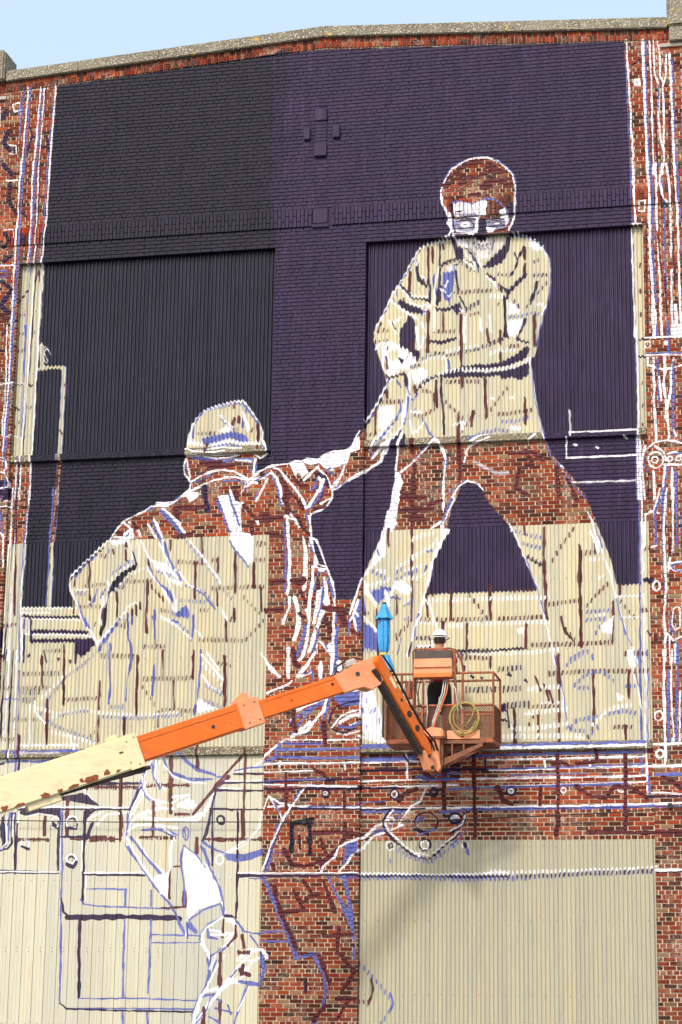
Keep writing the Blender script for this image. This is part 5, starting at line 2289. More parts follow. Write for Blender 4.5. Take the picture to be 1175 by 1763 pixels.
def plain_mat(name, col, rough=0.6, metal=0.0, var=0.25, scale=9, rust=None, paint=False):
    m, nt, b = new_mat(name)
    co = objco(nt)
    v = noise(nt, scale, 4, 0.65, co)
    lo = tuple(c * (1 - var) for c in col); hi = tuple(min(1, c * (1 + var)) for c in col)
    base = ramp(nt, v, [(0.3, lo), (0.7, hi)])
    if rust:
        r = step(nt, noise(nt, rust[1], 5, 0.72, co), rust[0], rust[0] + 0.06)
        base = mixc(nt, r, base, mixc(nt, noise(nt, 24, 3, 0.6, co), rust[2], rust[3]))
    if paint: painted(nt, b, base, rough, 0.6)
    else: nt.links.new(base, b.inputs['Base Color'])
    b.inputs['Roughness'].default_value = rough; b.inputs['Metallic'].default_value = metal
    bump(nt, b, noise(nt, scale * 5, 3, 0.6, co), 0.003, 0.3)
    return m
MAT_STEEL = plain_mat('painted_steel_lintel', (0.10, 0.08, 0.07), 0.6, 0.0, 0.4, 6, None, True)
MAT_BLOCK = plain_mat('cast_wall_block', (0.40, 0.36, 0.30), 0.9, 0, 0.2, 8, None, True)
MAT_SCREW = plain_mat('rusty_screw', (0.10, 0.07, 0.05), 0.7)

# ------------------------------------------------------------------ the ground (below the picture)
g = MB(); g.v += [(-400, -400, 0), (400, -400, 0), (400, 400, 0), (-400, 400, 0)]; g.f.append((0, 1, 2, 3)); g.t.append(0)
ground = g.build('ground', plain_mat('grey_asphalt', (0.11, 0.105, 0.10), 0.95, 0, 0.3, 1.2))
tag(ground, kind='structure')

# ------------------------------------------------------------------ brickwork
COURSE, STRETCH, JOINT = 0.0677, 0.2032, 0.0118
XL, XR = -7.6, 7.6
def eave(x): return 18.90 - 0.0615 * abs(x)
REC = 0.08                                  # the bays sit this far behind the piers
wall = MB()
wt = 0.022                                  # mortar face behind the brick face
for x0, x1 in ((XL, BAYS[0][0]), (BAYS[0][1], BAYS[1][0]), (BAYS[1][1], XR)):
    wall.box(x0 + (0.004 if x0 > XL else 0), x1 - (0.004 if x1 < XR else 0), wt * 0.6, 0.45, 0, OPEN + 0.02)
top = [(XL, wt * 0.6, OPEN + 0.02), (XR, wt * 0.6, OPEN + 0.02), (XR, wt * 0.6, eave(XR) + 0.2), (0, wt * 0.6, eave(0) + 0.2), (XL, wt * 0.6, eave(XL) + 0.2)]
wall.prism(top, (0, 0.44, 0))
for x0, x1 in BAYS:
    wall.box(x0 - 0.01, x1 + 0.01, REC + wt * 0.6, 0.40, 10.165, 11.60)
wall.box(BAYS[1][0] - 0.01, BAYS[1][1] + 0.01, REC + wt * 0.6, 0.40, 5.055, 6.47)
for x0, x1 in BAYS:                         # dark blocking behind the sheets
    wall.box(x0 - 0.01, x1 + 0.01, REC + 0.075, 0.39, 0, OPEN + 0.03)
wall_o = wall.build('wall', MAT_MORTAR, building)
tag(wall_o, 'cream mortar joints of the brick wall')

bricks = []                                 # x0 x1 y z0 z1 depth
def course(xa, xb, z0, zi, y, clip=None, holes=(), depth=0.085):
    header = (zi % 6 == 2)
    unit = STRETCH / 2 if header else STRETCH
    off = (0.25 * STRETCH if header else (0.5 * STRETCH if zi % 2 else 0.0)) + random.uniform(-.004, .004)
    k = math.floor((xa - off) / unit)
    while True:
        a = off + k * unit; b2 = a + unit; k += 1
        if a >= xb: break
        if b2 <= xa: continue
        l = max(a, xa); r = min(b2, xb)
        if r - l < 0.03: continue
        lo = JOINT / 2 if l > xa + 1e-6 else 0.0; hi = JOINT / 2 if r < xb - 1e-6 else 0.0
        x0, x1 = l + lo + random.uniform(0, .002), r - hi - random.uniform(0, .002)
        za, zb = z0 + JOINT / 2, z0 + COURSE - JOINT / 2
        skip = False
        for hx0, hx1, hz0, hz1 in holes:
            if x1 > hx0 and x0 < hx1 and zb > hz0 and za < hz1:
                if x0 < hx0 - .03: x1 = min(x1, hx0 - .004)
                elif x1 > hx1 + .03: x0 = max(x0, hx1 + .004)
                else: skip = True
        if skip or x1 - x0 < .02: continue
        if clip:
            lim = min(clip(x0), clip(x1))
            if za > lim - 0.02: continue
            zb = min(zb, lim - 0.003)
        bricks.append((x0, x1, y + random.gauss(0, .0012), za + random.uniform(-.0012, .0012), zb + random.uniform(-.0012, .0012), depth))
holes = [(-0.137, 0.088, 16.85, 17.76), (-0.33, -0.205, 17.18, 17.405), (0.19, 0.322, 17.18, 17.43)]
zi = 0; z = 0.0
while z < 19.0:
    if z + COURSE <= OPEN + 0.02:
        for xa, xb in ((XL, BAYS[0][0]), (BAYS[0][1], BAYS[1][0]), (BAYS[1][1], XR)):
            course(xa, xb, z, zi, 0.0)
    elif z > OPEN - 0.06:
        if not (z + COURSE > 15.58 and z < 15.90):
            course(XL, XR, z, zi, 0.0, eave, holes)
    zi += 1; z += COURSE
for x0, x1 in BAYS:                         # spandrels
    for j in range(21):
        course(x0, x1, 10.168 + j * COURSE, j + 1, REC)
for j in range(20):
    course(BAYS[1][0], BAYS[1][1], 5.06 + j * 0.0703, j + 2, REC)
# band of soldier bricks: a stretcher on end and half a brick, turned about
BZ0, BZ1 = 15.577, 15.903
x = XL; k = 0
while x < XR:
    a, b2 = x + .004, x + COURSE - .004
    if not (a < 0.13 and b2 > -0.14):
        cut = BZ0 + (0.20 if k % 2 else 0.10)
        bricks.append((a, b2, -0.03 + random.gauss(0, .0015), BZ0, cut - .004, 0.09))
        bricks.append((a, b2, -0.03 + random.gauss(0, .0015), cut + .004, BZ1, 0.09))
    x += COURSE; k += 1
# column of flat bricks inside the wall cross
for j in range(7):
    z0 = 17.09 + j * 0.0622
    bricks.append((-0.127, 0.078, -0.008, z0, z0 + 0.054, 0.09))

def brick_pts(x0, x1, y, z0, z1, depth, s0=0.0, s1=0.0):
    c = 0.0022
    return [(x0 + c, y, z0 + c + s0), (x1 - c, y, z0 + c + s1), (x1 - c, y, z1 - c + s1), (x0 + c, y, z1 - c + s0),
            (x0, y + depth, z0 + s0), (x1, y + depth, z0 + s1), (x1, y + depth, z1 + s1), (x0, y + depth, z1 + s0)]
def project(p):
    d = Vector(p) - M.translation
    w = d.dot(FW); return 587.5 + 3838.81 * d.dot(RT) / w, 881.5 - 3838.81 * d.dot(UP) / w, w
cand = []
for i, bk in enumerate(bricks):
    u, v, w = project(((bk[0] + bk[1]) / 2, bk[2], (bk[3] + bk[4]) / 2))
    if 4 < u < 1171 and 4 < v < 1759 and bk[4] - bk[3] < 0.07 and bk[1] - bk[0] > 0.15:
        cand.append((-(bk[1] - bk[0]) * (bk[4] - bk[3]) / w ** 2, i))
cand.sort()
single = set(i for _, i in cand[:300])
rest = MB(); protos = {}
for i, bk in enumerate(bricks):
    if i in single:
        L = round(bk[1] - bk[0], 2); H = 0.058
        if L not in protos:
            p = MB(); p.quadbox(brick_pts(-L / 2, L / 2, 0, 0, H, 0.085), 0, (1,))
            me = bpy.data.meshes.new('brick'); me.from_pydata(p.v, [], p.f); me.materials.append(MAT_BRICK1); protos[L] = me
        o = bpy.data.objects.new('brick', protos[L])
        o.location = ((bk[0] + bk[1]) / 2, bk[2], bk[3])
        o.rotation_euler = (random.gauss(0, .006), random.gauss(0, .004), random.gauss(0, .006))
        link(o, wall_o)
    else:
        rest.quadbox(brick_pts(*bk), random.random() ** 0.9, (1,))
# rowlock and header courses following the roof slope
xx = XL; k = 0
while xx < XR:
    a, b2 = xx + .004, xx + 0.0677 - .004
    rest.quadbox(brick_pts(a, b2, -0.014 + random.gauss(0, .003), 18.905, 19.005, 0.1, eave(a) - 18.9, eave(b2) - 18.9), random.random())
    xx += 0.0677
xx = XL
while xx < XR:
    a, b2 = xx + .004, xx + 0.1016 - .004
    rest.quadbox(brick_pts(a, b2, 0.0 + random.gauss(0, .003), 19.013, 19.092, 0.1, eave(a) - 18.9, eave(b2) - 18.9), random.random())
    xx += 0.1016
rest_o = rest.build('brickwork', MAT_BRICK, wall_o, tone=True)
tag(rest_o, 'red bricks in common bond, partly painted dark purple', kind='stuff')

# ------------------------------------------------------------------ coping, pier caps, blocks, lintels, sills
def cop(x): return 19.097 - 0.0615 * abs(x)
xs_ = [-5.88, -4.5, -3.0, -1.5, 0, 1.5, 3.0, 4.5, 5.98]
for a, b2 in zip(xs_[:-1], xs_[1:]):
    c = MB()
    a1, b1 = a + .002, b2 - .002
    c.quadbox([(a1, -0.075, cop(a1)), (b1, -0.075, cop(b1)), (b1, -0.060, cop(b1) + .207), (a1, -0.060, cop(a1) + .207),
               (a1, 0.47, cop(a1)), (b1, 0.47, cop(b1)), (b1, 0.47, cop(b1) + .225), (a1, 0.47, cop(a1) + .225)])
    c.build('coping_stone', MAT_COPING, building, bevel=0.014)
for s in (-1, 1):
    c = MB()
    x0, x1 = sorted((s * (5.985 if s > 0 else 5.885), s * 7.7))
    c.box(x0, x1, -0.14, 0.50, 18.735, 19.33)
    c.build('pier_cap', MAT_COPING, building, bevel=0.03)
    c = MB(); x0, x1 = sorted((s * 6.02, s * 7.68))
    c.box(x0, x1, -0.11, 0.40, 18.47, 18.728)
    c.build('pier_block', MAT_COPING, building, bevel=0.012)
    c = MB(); x0, x1 = sorted((s * 5.86, s * 7.66))
    c.box(x0, x1, -0.035, 0.08, 18.395, 18.463)
    c.build('corbel_course', MAT_BLOCK, building, bevel=0.006)
for (x0, x1, z0, z1, pr_) in [(-0.132, 0.084, 17.525, 17.752, 0.035), (-0.132, 0.084, 16.858, 17.085, 0.05), (-0.325, -0.21, 17.185, 17.4, 0.045),
                              (0.195, 0.317, 17.185, 17.426, 0.045), (-0.135, 0.125, 15.62, 15.895, 0.03), (-0.16, 0.15, 15.545, 15.612, 0.034)]:
    c = MB(); c.box(x0, x1, -pr_, 0.1, z0, z1)
    c.build('wall_block', MAT_BLOCK, building, bevel=0.01)
for x0, x1 in BAYS:
    c = MB(); c.box(x0 - .12, x1 + .12, -0.004, REC + 0.065, OPEN - 0.012, OPEN)
    c.build('lintel', MAT_STEEL, building)
    for z0, z1, pr_ in ((11.60, 11.72, 0.072), (6.47, 6.61, 0.075)):
        c = MB(); c.box(x0 + .002, x1 - .002, REC - pr_, REC + .2, z0, z1)
        c.build('sill', MAT_SILL, building, bevel=0.010)

# ------------------------------------------------------------------ corrugated sheets
def sheets(x0, x1, z0, z1, mat, name, ymid):
    panel = empty(name, (0, 0, 0), building)
    per = 17 * RIB; n = max(1, round((x1 - x0) / per)); edges = [x0 + per * i for i in range(n)] + [x1]
    for i in range(n):
        a, b2 = edges[i], edges[i + 1] + (0.025 if i < n - 1 else 0)
        cols = max(8, int((b2 - a) / RIB * 10)); rows = max(3, int((z1 - z0) / 0.45))
        v = []; f = []
        yo = -0.004 * (i % 2) - 0.0012; ph = random.uniform(0, 6)
        for r in range(rows + 1):
            z = z0 + (z1 - z0) * r / rows
            for c in range(cols + 1):
                x = a + (b2 - a) * c / cols
                y = ymid + yo + 0.0165 * math.cos((x - x0) / RIB * 2 * math.pi) + 0.0022 * math.sin(z * 2.3 + ph + x * 1.7)
                v.append((x, y, z))
        for r in range(rows):
            for c in range(cols):
                k = r * (cols + 1) + c
                f.append((k, k + 1, k + cols + 2, k + cols + 1))
        me = bpy.data.meshes.new('corrugated_sheet'); me.from_pydata(v, [], f); me.materials.append(mat)
        me.polygons.foreach_set('use_smooth', [True] * len(f))
        link(bpy.data.objects.new('corrugated_sheet', me), panel)
    sc = MB(); z = z0 + 0.35
    while z < z1:
        k = 1
        while x0 + (k + .5) * RIB < x1:
            xs2 = x0 + (k + .5) * RIB + random.uniform(-.008, .008); zz = z + random.uniform(-.012, .012)
            sc.box(xs2 - .006, xs2 + .006, ymid - .023, ymid - .013, zz - .006, zz + .006); k += 3
        z += 1.15
    tag(sc.build('sheet_screws', MAT_SCREW, panel), kind='stuff')
    return panel
YM = REC - 0.006
for x0, x1 in BAYS:
    sheets(x0 + .004, x1 - .004, 11.722, OPEN - .014, MAT_SHEET, 'upper_sheet_panel', REC + .034)
    sheets(x0 + .004, x1 - .004, 6.612, 10.164, MAT_SHEET, 'lower_sheet_panel', YM - .010)
tag(sheets(BAYS[1][0] + .004, BAYS[1][1] - .004, 0.0, 5.053, MAT_SHEET_LOW, 'door_sheet_panel', YM - .010), 'unpainted olive grey corrugated sheeting of the tall doorway')
# ribbed cladding, lower left bay
clad = empty('ribbed_cladding', (0, 0, 0), building)
def rib_profile(u):
    u = (u % 0.2) / 0.2
    if u < 0.10: return -0.016 * min(1, u / 0.03, (0.10 - u) / 0.03)
    if 0.36 < u < 0.42 or 0.66 < u < 0.72: return -0.004
    return 0.0
x0, x1 = BAYS[0][0] + .004, BAYS[0][1] - .004
for i in range(5):
    a = x0 + i * 1.0; b2 = min(x1, a + 1.0)
    if b2 - a < .05: continue
    us = sorted(set([0.0, b2 - a] + [round(k * 0.2 + d * 0.2, 4) for k in range(6) for d in (0, .03, .07, .10, .35, .365, .415, .43, .65, .665, .715, .73) if k * .2 + d * .2 < b2 - a]))
    v = []; f = []
    for r, zz in enumerate((0.0, 1.6, 3.2, 4.8, 6.468)):
        for u in us: v.append((a + u, REC - 0.006 + rib_profile(u + i * 1.0 - i) + random.uniform(-.0008, .0008) - .001 * (i % 2), zz))
    w = len(us)
    for r in range(4):
        for c in range(w - 1): f.append((r * w + c, r * w + c + 1, r * w + w + c + 1, r * w + w + c))
    me = bpy.data.meshes.new('cladding_sheet'); me.from_pydata(v, [], f); me.materials.append(MAT_CLAD)
    link(bpy.data.objects.new('cladding_sheet', me), clad)
sc = MB()
for zz in (1.0, 2.15, 3.3, 3.36, 4.45, 5.6, 6.2):
    x = x0 + 0.13
    while x < x1 - .05:
        sc.box(x - .006, x + .006, REC - .016, REC - .004, zz - .006, zz + .006); x += 0.2
tag(sc.build('cladding_screws', MAT_SCREW, clad), kind='stuff')
# ------------------------------------------------------------------ boom lift
def boom_mat(name, col, faded, rust_t, scratch=0.0, rough=0.42):
    m, nt, b = new_mat(name)
    co = objco(nt)
    base = mixc(nt, step(nt, noise(nt, 1.4, 5, 0.7, co), 0.45, 0.75), col, faded)
    str_ = math_(nt, 'MULTIPLY', step(nt, noise(nt, 1.0, 5, 0.75, objco(nt, (5, 5, 30))), 0.60, 0.66), 0.6)
    base = mixc(nt, str_, base, tuple(min(1, c * 1.15 + .12) for c in faded))
    r = step(nt, noise(nt, 6.5, 6, 0.75, co), rust_t, rust_t + .05)
    base = mixc(nt, r, base, mixc(nt, noise(nt, 22, 3, 0.6, co), (0.10, 0.03, 0.012), (0.30, 0.09, 0.03)))
    dirt = math_(nt, 'MULTIPLY', step(nt, noise(nt, 2.4, 6, 0.75, objco(nt, (1, 1, 2.5))), 0.5, 0.72), 0.3)
    base = mixc(nt, dirt, base, (0.14, 0.08, 0.04))
    nt.links.new(base, b.inputs['Base Color'])
    b.inputs['Roughness'].default_value = rough
    bump(nt, b, noise(nt, 14, 4, 0.6, co), 0.004, 0.25)
    return m
M_CREAM = boom_mat('cream_yellow_paint', (0.76, 0.65, 0.39), (0.79, 0.69, 0.45), 0.76)
M_ORANGE = boom_mat('bright_orange_paint', (0.74, 0.135, 0.004), (0.74, 0.17, 0.010), 0.72, rough=0.4)
M_FADED = boom_mat('faded_salmon_orange_paint', (0.74, 0.27, 0.12), (0.76, 0.34, 0.19), 0.70, rough=0.55)
M_BASKET = boom_mat('rusty_orange_basket_paint', (0.33, 0.075, 0.022), (0.36, 0.12, 0.05), 0.47, rough=0.65)
M_MESH = boom_mat('rusty_expanded_metal', (0.13, 0.04, 0.02), (0.17, 0.08, 0.05), 0.47, rough=0.7)
M_DARKST = plain_mat('greasy_dark_steel', (0.05, 0.035, 0.03), 0.5, 0.3, 0.4)
M_RUST = plain_mat('flaky_rust', (0.22, 0.06, 0.02), 0.9, 0, 0.5, 20)
M_RUBBER = plain_mat('black_rubber', (0.02, 0.02, 0.02), 0.8)
M_HOSE_W = plain_mat('white_hose', (0.40, 0.39, 0.37), 0.5)
M_HOSE_Y = plain_mat('yellow_hose_plastic', (0.34, 0.28, 0.06), 0.5)
M_LABEL = plain_mat('cream_decal', (0.75, 0.68, 0.42), 0.6)
M_GLASSPL = plain_mat('grey_plastic', (0.5, 0.42, 0.40), 0.5)

lift = empty('boom_lift', (-10.2, -9.9, 0))
tag(lift, 'orange and cream telescopic boom lift with rusty work basket', 'boom lift')
bpy.context.view_layer.update()
def lb(mb, name, mat, parent=None, **kw):
    o = mb.build(name, mat, None, **kw)
    o.parent = parent or lift
    o.matrix_parent_inverse = (parent or lift).matrix_world.inverted() if (parent is None or parent is lift) else Matrix.Identity(4)
    return o
A0 = Vector((1.365, -2.6, 7.26)); AD = Vector((-4.59, -2.9, -2.08)); ALEN = AD.length; AX = AD.normalized()
SIDE = AX.cross(Vector((0, 0, 1))).normalized(); TOP = SIDE.cross(AX).normalized()
if TOP.z < 0: TOP = -TOP
if SIDE.y > 0: SIDE = -SIDE                   # SIDE points to the viewer
def along(s, up=0.0, side=0.0): return A0 + AX * s + TOP * up + SIDE * side
def section(name, s0, s1, h, w, mat):
    b_ = MB(); b_.obox(along((s0 + s1) / 2), AX, SIDE, TOP, s1 - s0, w, h)
    return lb(b_, name, mat, bevel=0.022)
L1, L2, L3 = 1.80, 3.72, 14.3
sec3 = section('fly_boom', -0.05, L1 + .6, 0.285, 0.22, M_ORANGE)
sec2 = section('middle_boom', L1 - .02, L2 + .6, 0.385, 0.29, M_ORANGE)
sec1 = section('outer_boom', L2 + .0, L3, 0.49, 0.38, M_CREAM)
# wear collars with bolts
b_ = MB(); b_.obox(along(L1 + .13), AX, SIDE, TOP, 0.34, 0.32, 0.415); col2 = lb(b_, 'collar', M_FADED, bevel=.012)
b_ = MB()
for s in (L1 + .03, L1 + .20):
    for u in (-.13, .14): b_.tube([along(s, u, .158), along(s, u, .166)], .011, 8)
lb(b_, 'bolt', M_DARKST, col2)
b_ = MB()
b_.prism([along(L1 + .05, .205, .05), along(L1 + .36, .205, .05), along(L1 + .30, .26, .05), along(L1 + .14, .33, .05), along(L1 + .06, .30, .05)], SIDE * .03)
lb(b_, 'hose_bracket', M_FADED, col2)
b_ = MB(); b_.obox(along(L2 + .10), AX, SIDE, TOP, 0.22, 0.40, 0.51); col1 = lb(b_, 'collar', M_CREAM, bevel=.008)
b_ = MB()
for s, u in ((L2 + .04, .19), (L2 + .07, -.20), (L2 + .16, .16), (L2 + .19, -.14)):
    b_.tube([along(s, u, .199), along(s, u, .206)], .010, 8)
b_.obox(along(L2 + .28, .04, .193), AX, SIDE, TOP, .06, .012, .02)
lb(b_, 'bolt', M_DARKST, col1)
b_ = MB(); b_.obox(along(L2 + .33, .275, .06), AX, SIDE, TOP, .17, .14, .07); lb(b_, 'roller_block', M_CREAM, sec1, bevel=.01)
# hose tray and ram under the outer boom
b_ = MB(); b_.tube([along(L2 - .08, -.285, .12), along(L2 + .2, -.285, .12), along(L2 + .55, -.27, .12), along(L2 + 1.3, -.26, .12)], [.03, .038, .03, .02], 8)
lb(b_, 'hose', M_DARKST, sec1)
b_ = MB(); b_.obox(along(L2 + 1.55, -.30, .05), AX, SIDE, TOP, .5, .2, .09); lb(b_, 'bottom_bracket', M_CREAM, sec1, bevel=.01)
# ribs of the folded plate along the orange section
for u in (.115, -.155):
    b_ = MB(); b_.obox(along((L1 + L2) / 2 + .15, u, .147), AX, SIDE, TOP, L2 - L1 - .35, .012, .018); lb(b_, 'stiffener', M_ORANGE, sec2, bevel=.004)
for u in (.10, -.12):
    b_ = MB(); b_.obox(along(L1 / 2 + .1, u, .112), AX, SIDE, TOP, L1 - .45, .010, .014); lb(b_, 'stiffener', M_ORANGE, sec3, bevel=.004)
b_ = MB(); b_.tube([along(2.55, -.02, .1), along(2.55, -.02, .1475)], .03, 12); b_.tube([along(.55, .03, .08), along(.55, .03, .1125)], .025, 12); b_.tube([along(1.25, -.01, .08), along(1.25, -.01, .1125)], .014, 8)
lb(b_, 'access_hole', M_DARKST, sec2)
# rust scabs along the lower edge of the outer boom: thin flakes standing proud
for i, (s, u, ln, hh) in enumerate([(5.25, -.20, .16, .10), (4.55, -.185, .30, .12), (4.30, -.17, .12, .10), (5.02, -.21, .10, .08), (5.62, -.215, .18, .06), (4.82, -.205, .20, .07), (5.85, -.20, .14, .10), (4.12, -.195, .10, .05), (4.68, -.165, .08, .08)]):
    pts = []
    for k in range(11):
        t = 2 * math.pi * k / 11; rr = random.uniform(.55, 1.05)
        pts.append(along(s + math.cos(t) * ln / 2 * rr, max(-.235, u + math.sin(t) * hh / 2 * rr), .1905))
    b_ = MB(); b_.prism(pts, SIDE * .0025); lb(b_, 'rust_scab', M_RUST, sec1)
# head at the boom tip
hp = [along(s, u, 0) for s, u in ((.42, -.155), (.50, .14), (.30, .165), (.02, .235), (-.20, .22), (-.31, .10), (-.30, -.10), (-.20, -.20), (-.02, -.24), (.10, -.16))]
b_ = MB(); b_.prism([p + SIDE * .135 for p in hp], SIDE * -.27); head = lb(b_, 'boom_head', M_FADED, bevel=.014)
for s, u, r in ((.12, .06, .034), (-.16, -.04, .03)):
    b_ = MB(); b_.tube([along(s, u, .10), along(s, u, .142)], r, 12); lb(b_, 'pivot_pin', M_DARKST, head)
b_ = MB(); b_.obox(along(.14, .25, .02), AX, SIDE, TOP, .17, .16, .11); lb(b_, 'sensor_box', M_GLASSPL, head, bevel=.02)
b_ = MB(); b_.tube([along(.45, .14, .05), along(.36, .27, .05), along(.18, .315, .05), along(.0, .29, .05), along(-.1, .2, .05)], .012, 6); b_.tube([along(.50, .14, .0), along(.38, .25, .0), along(.2, .30, .0)], .010, 6)
lb(b_, 'hose', M_RUBBER, head)
# jib from the head down to the basket
J0 = Vector((1.585, -2.58, 7.45)); J1 = Vector((2.20, -1.72, 6.22)); JX = (J1 - J0).normalized()
JS = JX.cross(Vector((0, 0, 1))).normalized()
if JS.y > 0: JS = -JS
JU = JS.cross(JX).normalized()
if JU.z < 0: JU = -JU
JL = (J1 - J0).length
def jp(s, u=0.0, d=0.0): return J0 + JX * s + JU * u + JS * d
b_ = MB()
b_.prism([jp(-.12, .05, .085), jp(-.06, .09, .085), jp(.20, .085, .085), jp(JL - .10, .075, .085), jp(JL + .06, .02, .085), jp(JL + .02, -.06, .085), jp(JL - .18, -.09, .085), jp(.12, -.10, .085), jp(-.08, -.06, .085)], JS * -.17)
jib = lb(b_, 'jib', M_ORANGE, bevel=.012)
b_ = MB(); b_.obox(jp(.36, .02, .0865), JX, JS, JU, .20, .003, .055); lb(b_, 'decal', M_LABEL, jib)
for s, r in ((.66, .026), (.92, .054), (1.18, .052)):
    b_ = MB(); b_.tube([jp(s, -.005, .06), jp(s, -.005, .0868)], r, 16); lb(b_, 'lightening_hole', M_DARKST, jib)
b_ = MB(); b_.obox(jp(JL * .48, -.135, -.01), JX, JS, JU, JL * .95, .13, .07); lb(b_, 'underside_shade', M_DARKST, jib, bevel=.01)  # dark bar stands in for the shaded underside of the jib
b_ = MB(); b_.prism([jp(JL - .1, .02, .07), jp(JL + .22, -.06, .07), jp(JL + .28, -.12, .07), jp(JL + .20, -.19, .07), jp(JL - .08, -.12, .07)], JS * -.14); clev = lb(b_, 'clevis', M_FADED, jib, bevel=.008)
for s, u, r in ((.20, -.12, .03), (.03, -.06, .025)):
    b_ = MB(); b_.tube([jp(JL + s, u, -.1), jp(JL + s, u, .09)], r, 10); lb(b_, 'pivot_pin', M_DARKST, jib)
b_ = MB()
for d, u in ((.04, .15), (0.0, .17), (-.04, .15)):
    b_.tube([jp(-.05, u, d), jp(.25, u + .03, d), jp(.8, u, d), jp(JL - .3, u + .01, d), jp(JL - .05, u + .07, d), jp(JL + .1, u + .03, d)], .012, 6)
lb(b_, 'hose', M_RUBBER, jib)
# rotator and basket bracket
b_ = MB(); b_.tube([(2.30, -1.48, 6.02), (2.30, -1.48, 6.46)], .062, 16); lb(b_, 'rotator', M_FADED, smooth=False)
b_ = MB(); b_.prism([(2.12, -1.55, 6.20), (2.34, -1.55, 6.28), (2.38, -1.55, 6.00), (2.34, -1.55, 5.94), (2.20, -1.55, 6.04)], (0, .14, 0)); lb(b_, 'knuckle_plate', M_FADED, bevel=.01)
b_ = MB(); b_.prism([(2.05, -1.60, 6.50), (2.10, -1.60, 6.57), (2.22, -1.60, 6.63), (2.42, -1.60, 6.61), (2.42, -1.60, 6.47), (2.07, -1.60, 6.46)], (0, .26, 0)); lb(b_, 'rotator_cover', M_FADED, bevel=.02)
b_ = MB()
for y0 in (-1.40, -1.16):
    b_.prism([(2.34, y0, 6.14), (2.98, y0, 6.40), (3.02, y0, 6.36), (2.42, y0, 6.07), (2.34, y0, 6.06)], (0, .03, 0))
    b_.prism([(2.34, y0, 6.44), (3.02, y0, 6.42), (3.02, y0, 6.39), (2.34, y0, 6.40)], (0, .03, 0))
    for x in (2.52, 2.70): b_.box(x, x + .025, y0 + .004, y0 + .026, 6.06 + (x - 2.34) * .42 + .05, 6.42)
b_.box(2.34, 2.40, -1.45, -1.10, 6.05, 6.45)
lb(b_, 'under_bracket', M_MESH)
# basket
BX0, BX1, BY0, BY1, BZ = 1.475, 3.16, -1.30, -0.56, 6.46
b_ = MB(); b_.box(BX0, BX1, BY0, BY1, BZ - .045, BZ + .035); bask = lb(b_, 'basket_floor', M_BASKET, bevel=.008)
rails = MB()
def rt(*p): rails.tube(p, .019, 8)
TZ, MZ = BZ + 1.05, BZ + .545
for y in (BY0, BY1):
    rt((BX0, y, TZ), (BX1, y, TZ)); rt((BX0, y, MZ), (BX1, y, MZ))
for x in (BX0, BX1):
    rt((x, BY0, TZ), (x, BY1, TZ)); rt((x, BY0, MZ), (x, BY1, MZ))
for x in (BX0, 1.93, 2.56, BX1):
    for y in (BY0, BY1): rt((x, y, BZ + .03), (x, y, TZ))
rt((2.68, BY0, BZ + .03), (2.68, BY0, TZ)); rt((1.72, BY0 + .01, BZ + .03), (1.72, BY0 + .01, TZ))
lb(rails, 'guard_rail', M_BASKET)
hoop = MB(); hoop.tube([(1.915, -1.36, MZ), (1.915, -1.36, TZ), (1.915, -1.40, 7.85), (1.94, -1.40, 7.88), (2.50, -1.40, 7.885), (2.58, -1.36, 7.86), (2.66, -1.30, 7.72), (2.69, -1.26, TZ)], .016, 8)
hoop.tube([(2.57, -1.40, 7.88), (2.575, -1.38, TZ), (2.60, -1.34, MZ)], .016, 8)
lb(hoop, 'console_hoop', M_BASKET)
def mesh_panel(p0, p1, z0, z1):
    """expanded metal: two families of thin slanted strands between z0 and z1"""
    mb = MB(); p0 = Vector(p0); p1 = Vector(p1); d = p1 - p0; L = d.length; d.normalize(); H = z1 - z0
    nrm = Vector((d.y, -d.x, 0)); pitch = .040; sl = 0.95      # metres across per metre of rise
    for sgn in (1, -1):
        c = -H / sl if sgn > 0 else 0
        end = L if sgn > 0 else L + H / sl
        while c < end:
            # strand from (c,z0) to (c + sgn*H/sl, z1), clipped to 0..L
            pts = []
            a0, a1 = c, c + sgn * H / sl
            t0 = 0.0; t1 = 1.0
            lo, hi = min(a0, a1), max(a0, a1)
            if hi > 0 and lo < L:
                for lim in (0, L):
                    t = (lim - a0) / (a1 - a0)
                    if 0 < t < 1:
                        if (a0 < lim) == (lim == 0): t0 = max(t0, t)
                        else: t1 = min(t1, t)
                if t1 - t0 > .03:
                    q0 = p0 + d * (a0 + (a1 - a0) * t0); q1 = p0 + d * (a0 + (a1 - a0) * t1)
                    q0.z = z0 + H * t0; q1.z = z0 + H * t1
                    ax = (q1 - q0); mb.obox((q0 + q1) / 2, ax, nrm, ax.cross(nrm), ax.length, .006, .010)
            c += pitch
    return mb
for p0, p1 in (((BX0, BY0, 0), (BX1, BY0, 0)), ((BX0, BY1, 0), (BX1, BY1, 0)), ((BX0, BY0, 0), (BX0, BY1, 0)), ((BX1, BY0, 0), (BX1, BY1, 0))):
    lb(mesh_panel(p0, p1, BZ + .04, MZ - .01), 'mesh_panel', M_MESH, bask)
b_ = MB(); b_.box(2.44, 2.95, BY0 - .022, BY0 - .006, BZ + .02, BZ + .15); lb(b_, 'toe_plate', M_FADED, bask)
for q in ((2.66, 2.70, BY0 - .03, BY0 - .006, BZ + .04, MZ), (2.72, BX1 - .02, BY0 - .022, BY0 - .008, BZ + .38, BZ + .41), (2.03, 2.06, BY0 - .022, BY0 - .006, BZ + .04, MZ)):
    b_ = MB(); b_.box(*q); lb(b_, 'stiffener', M_BASKET, bask)
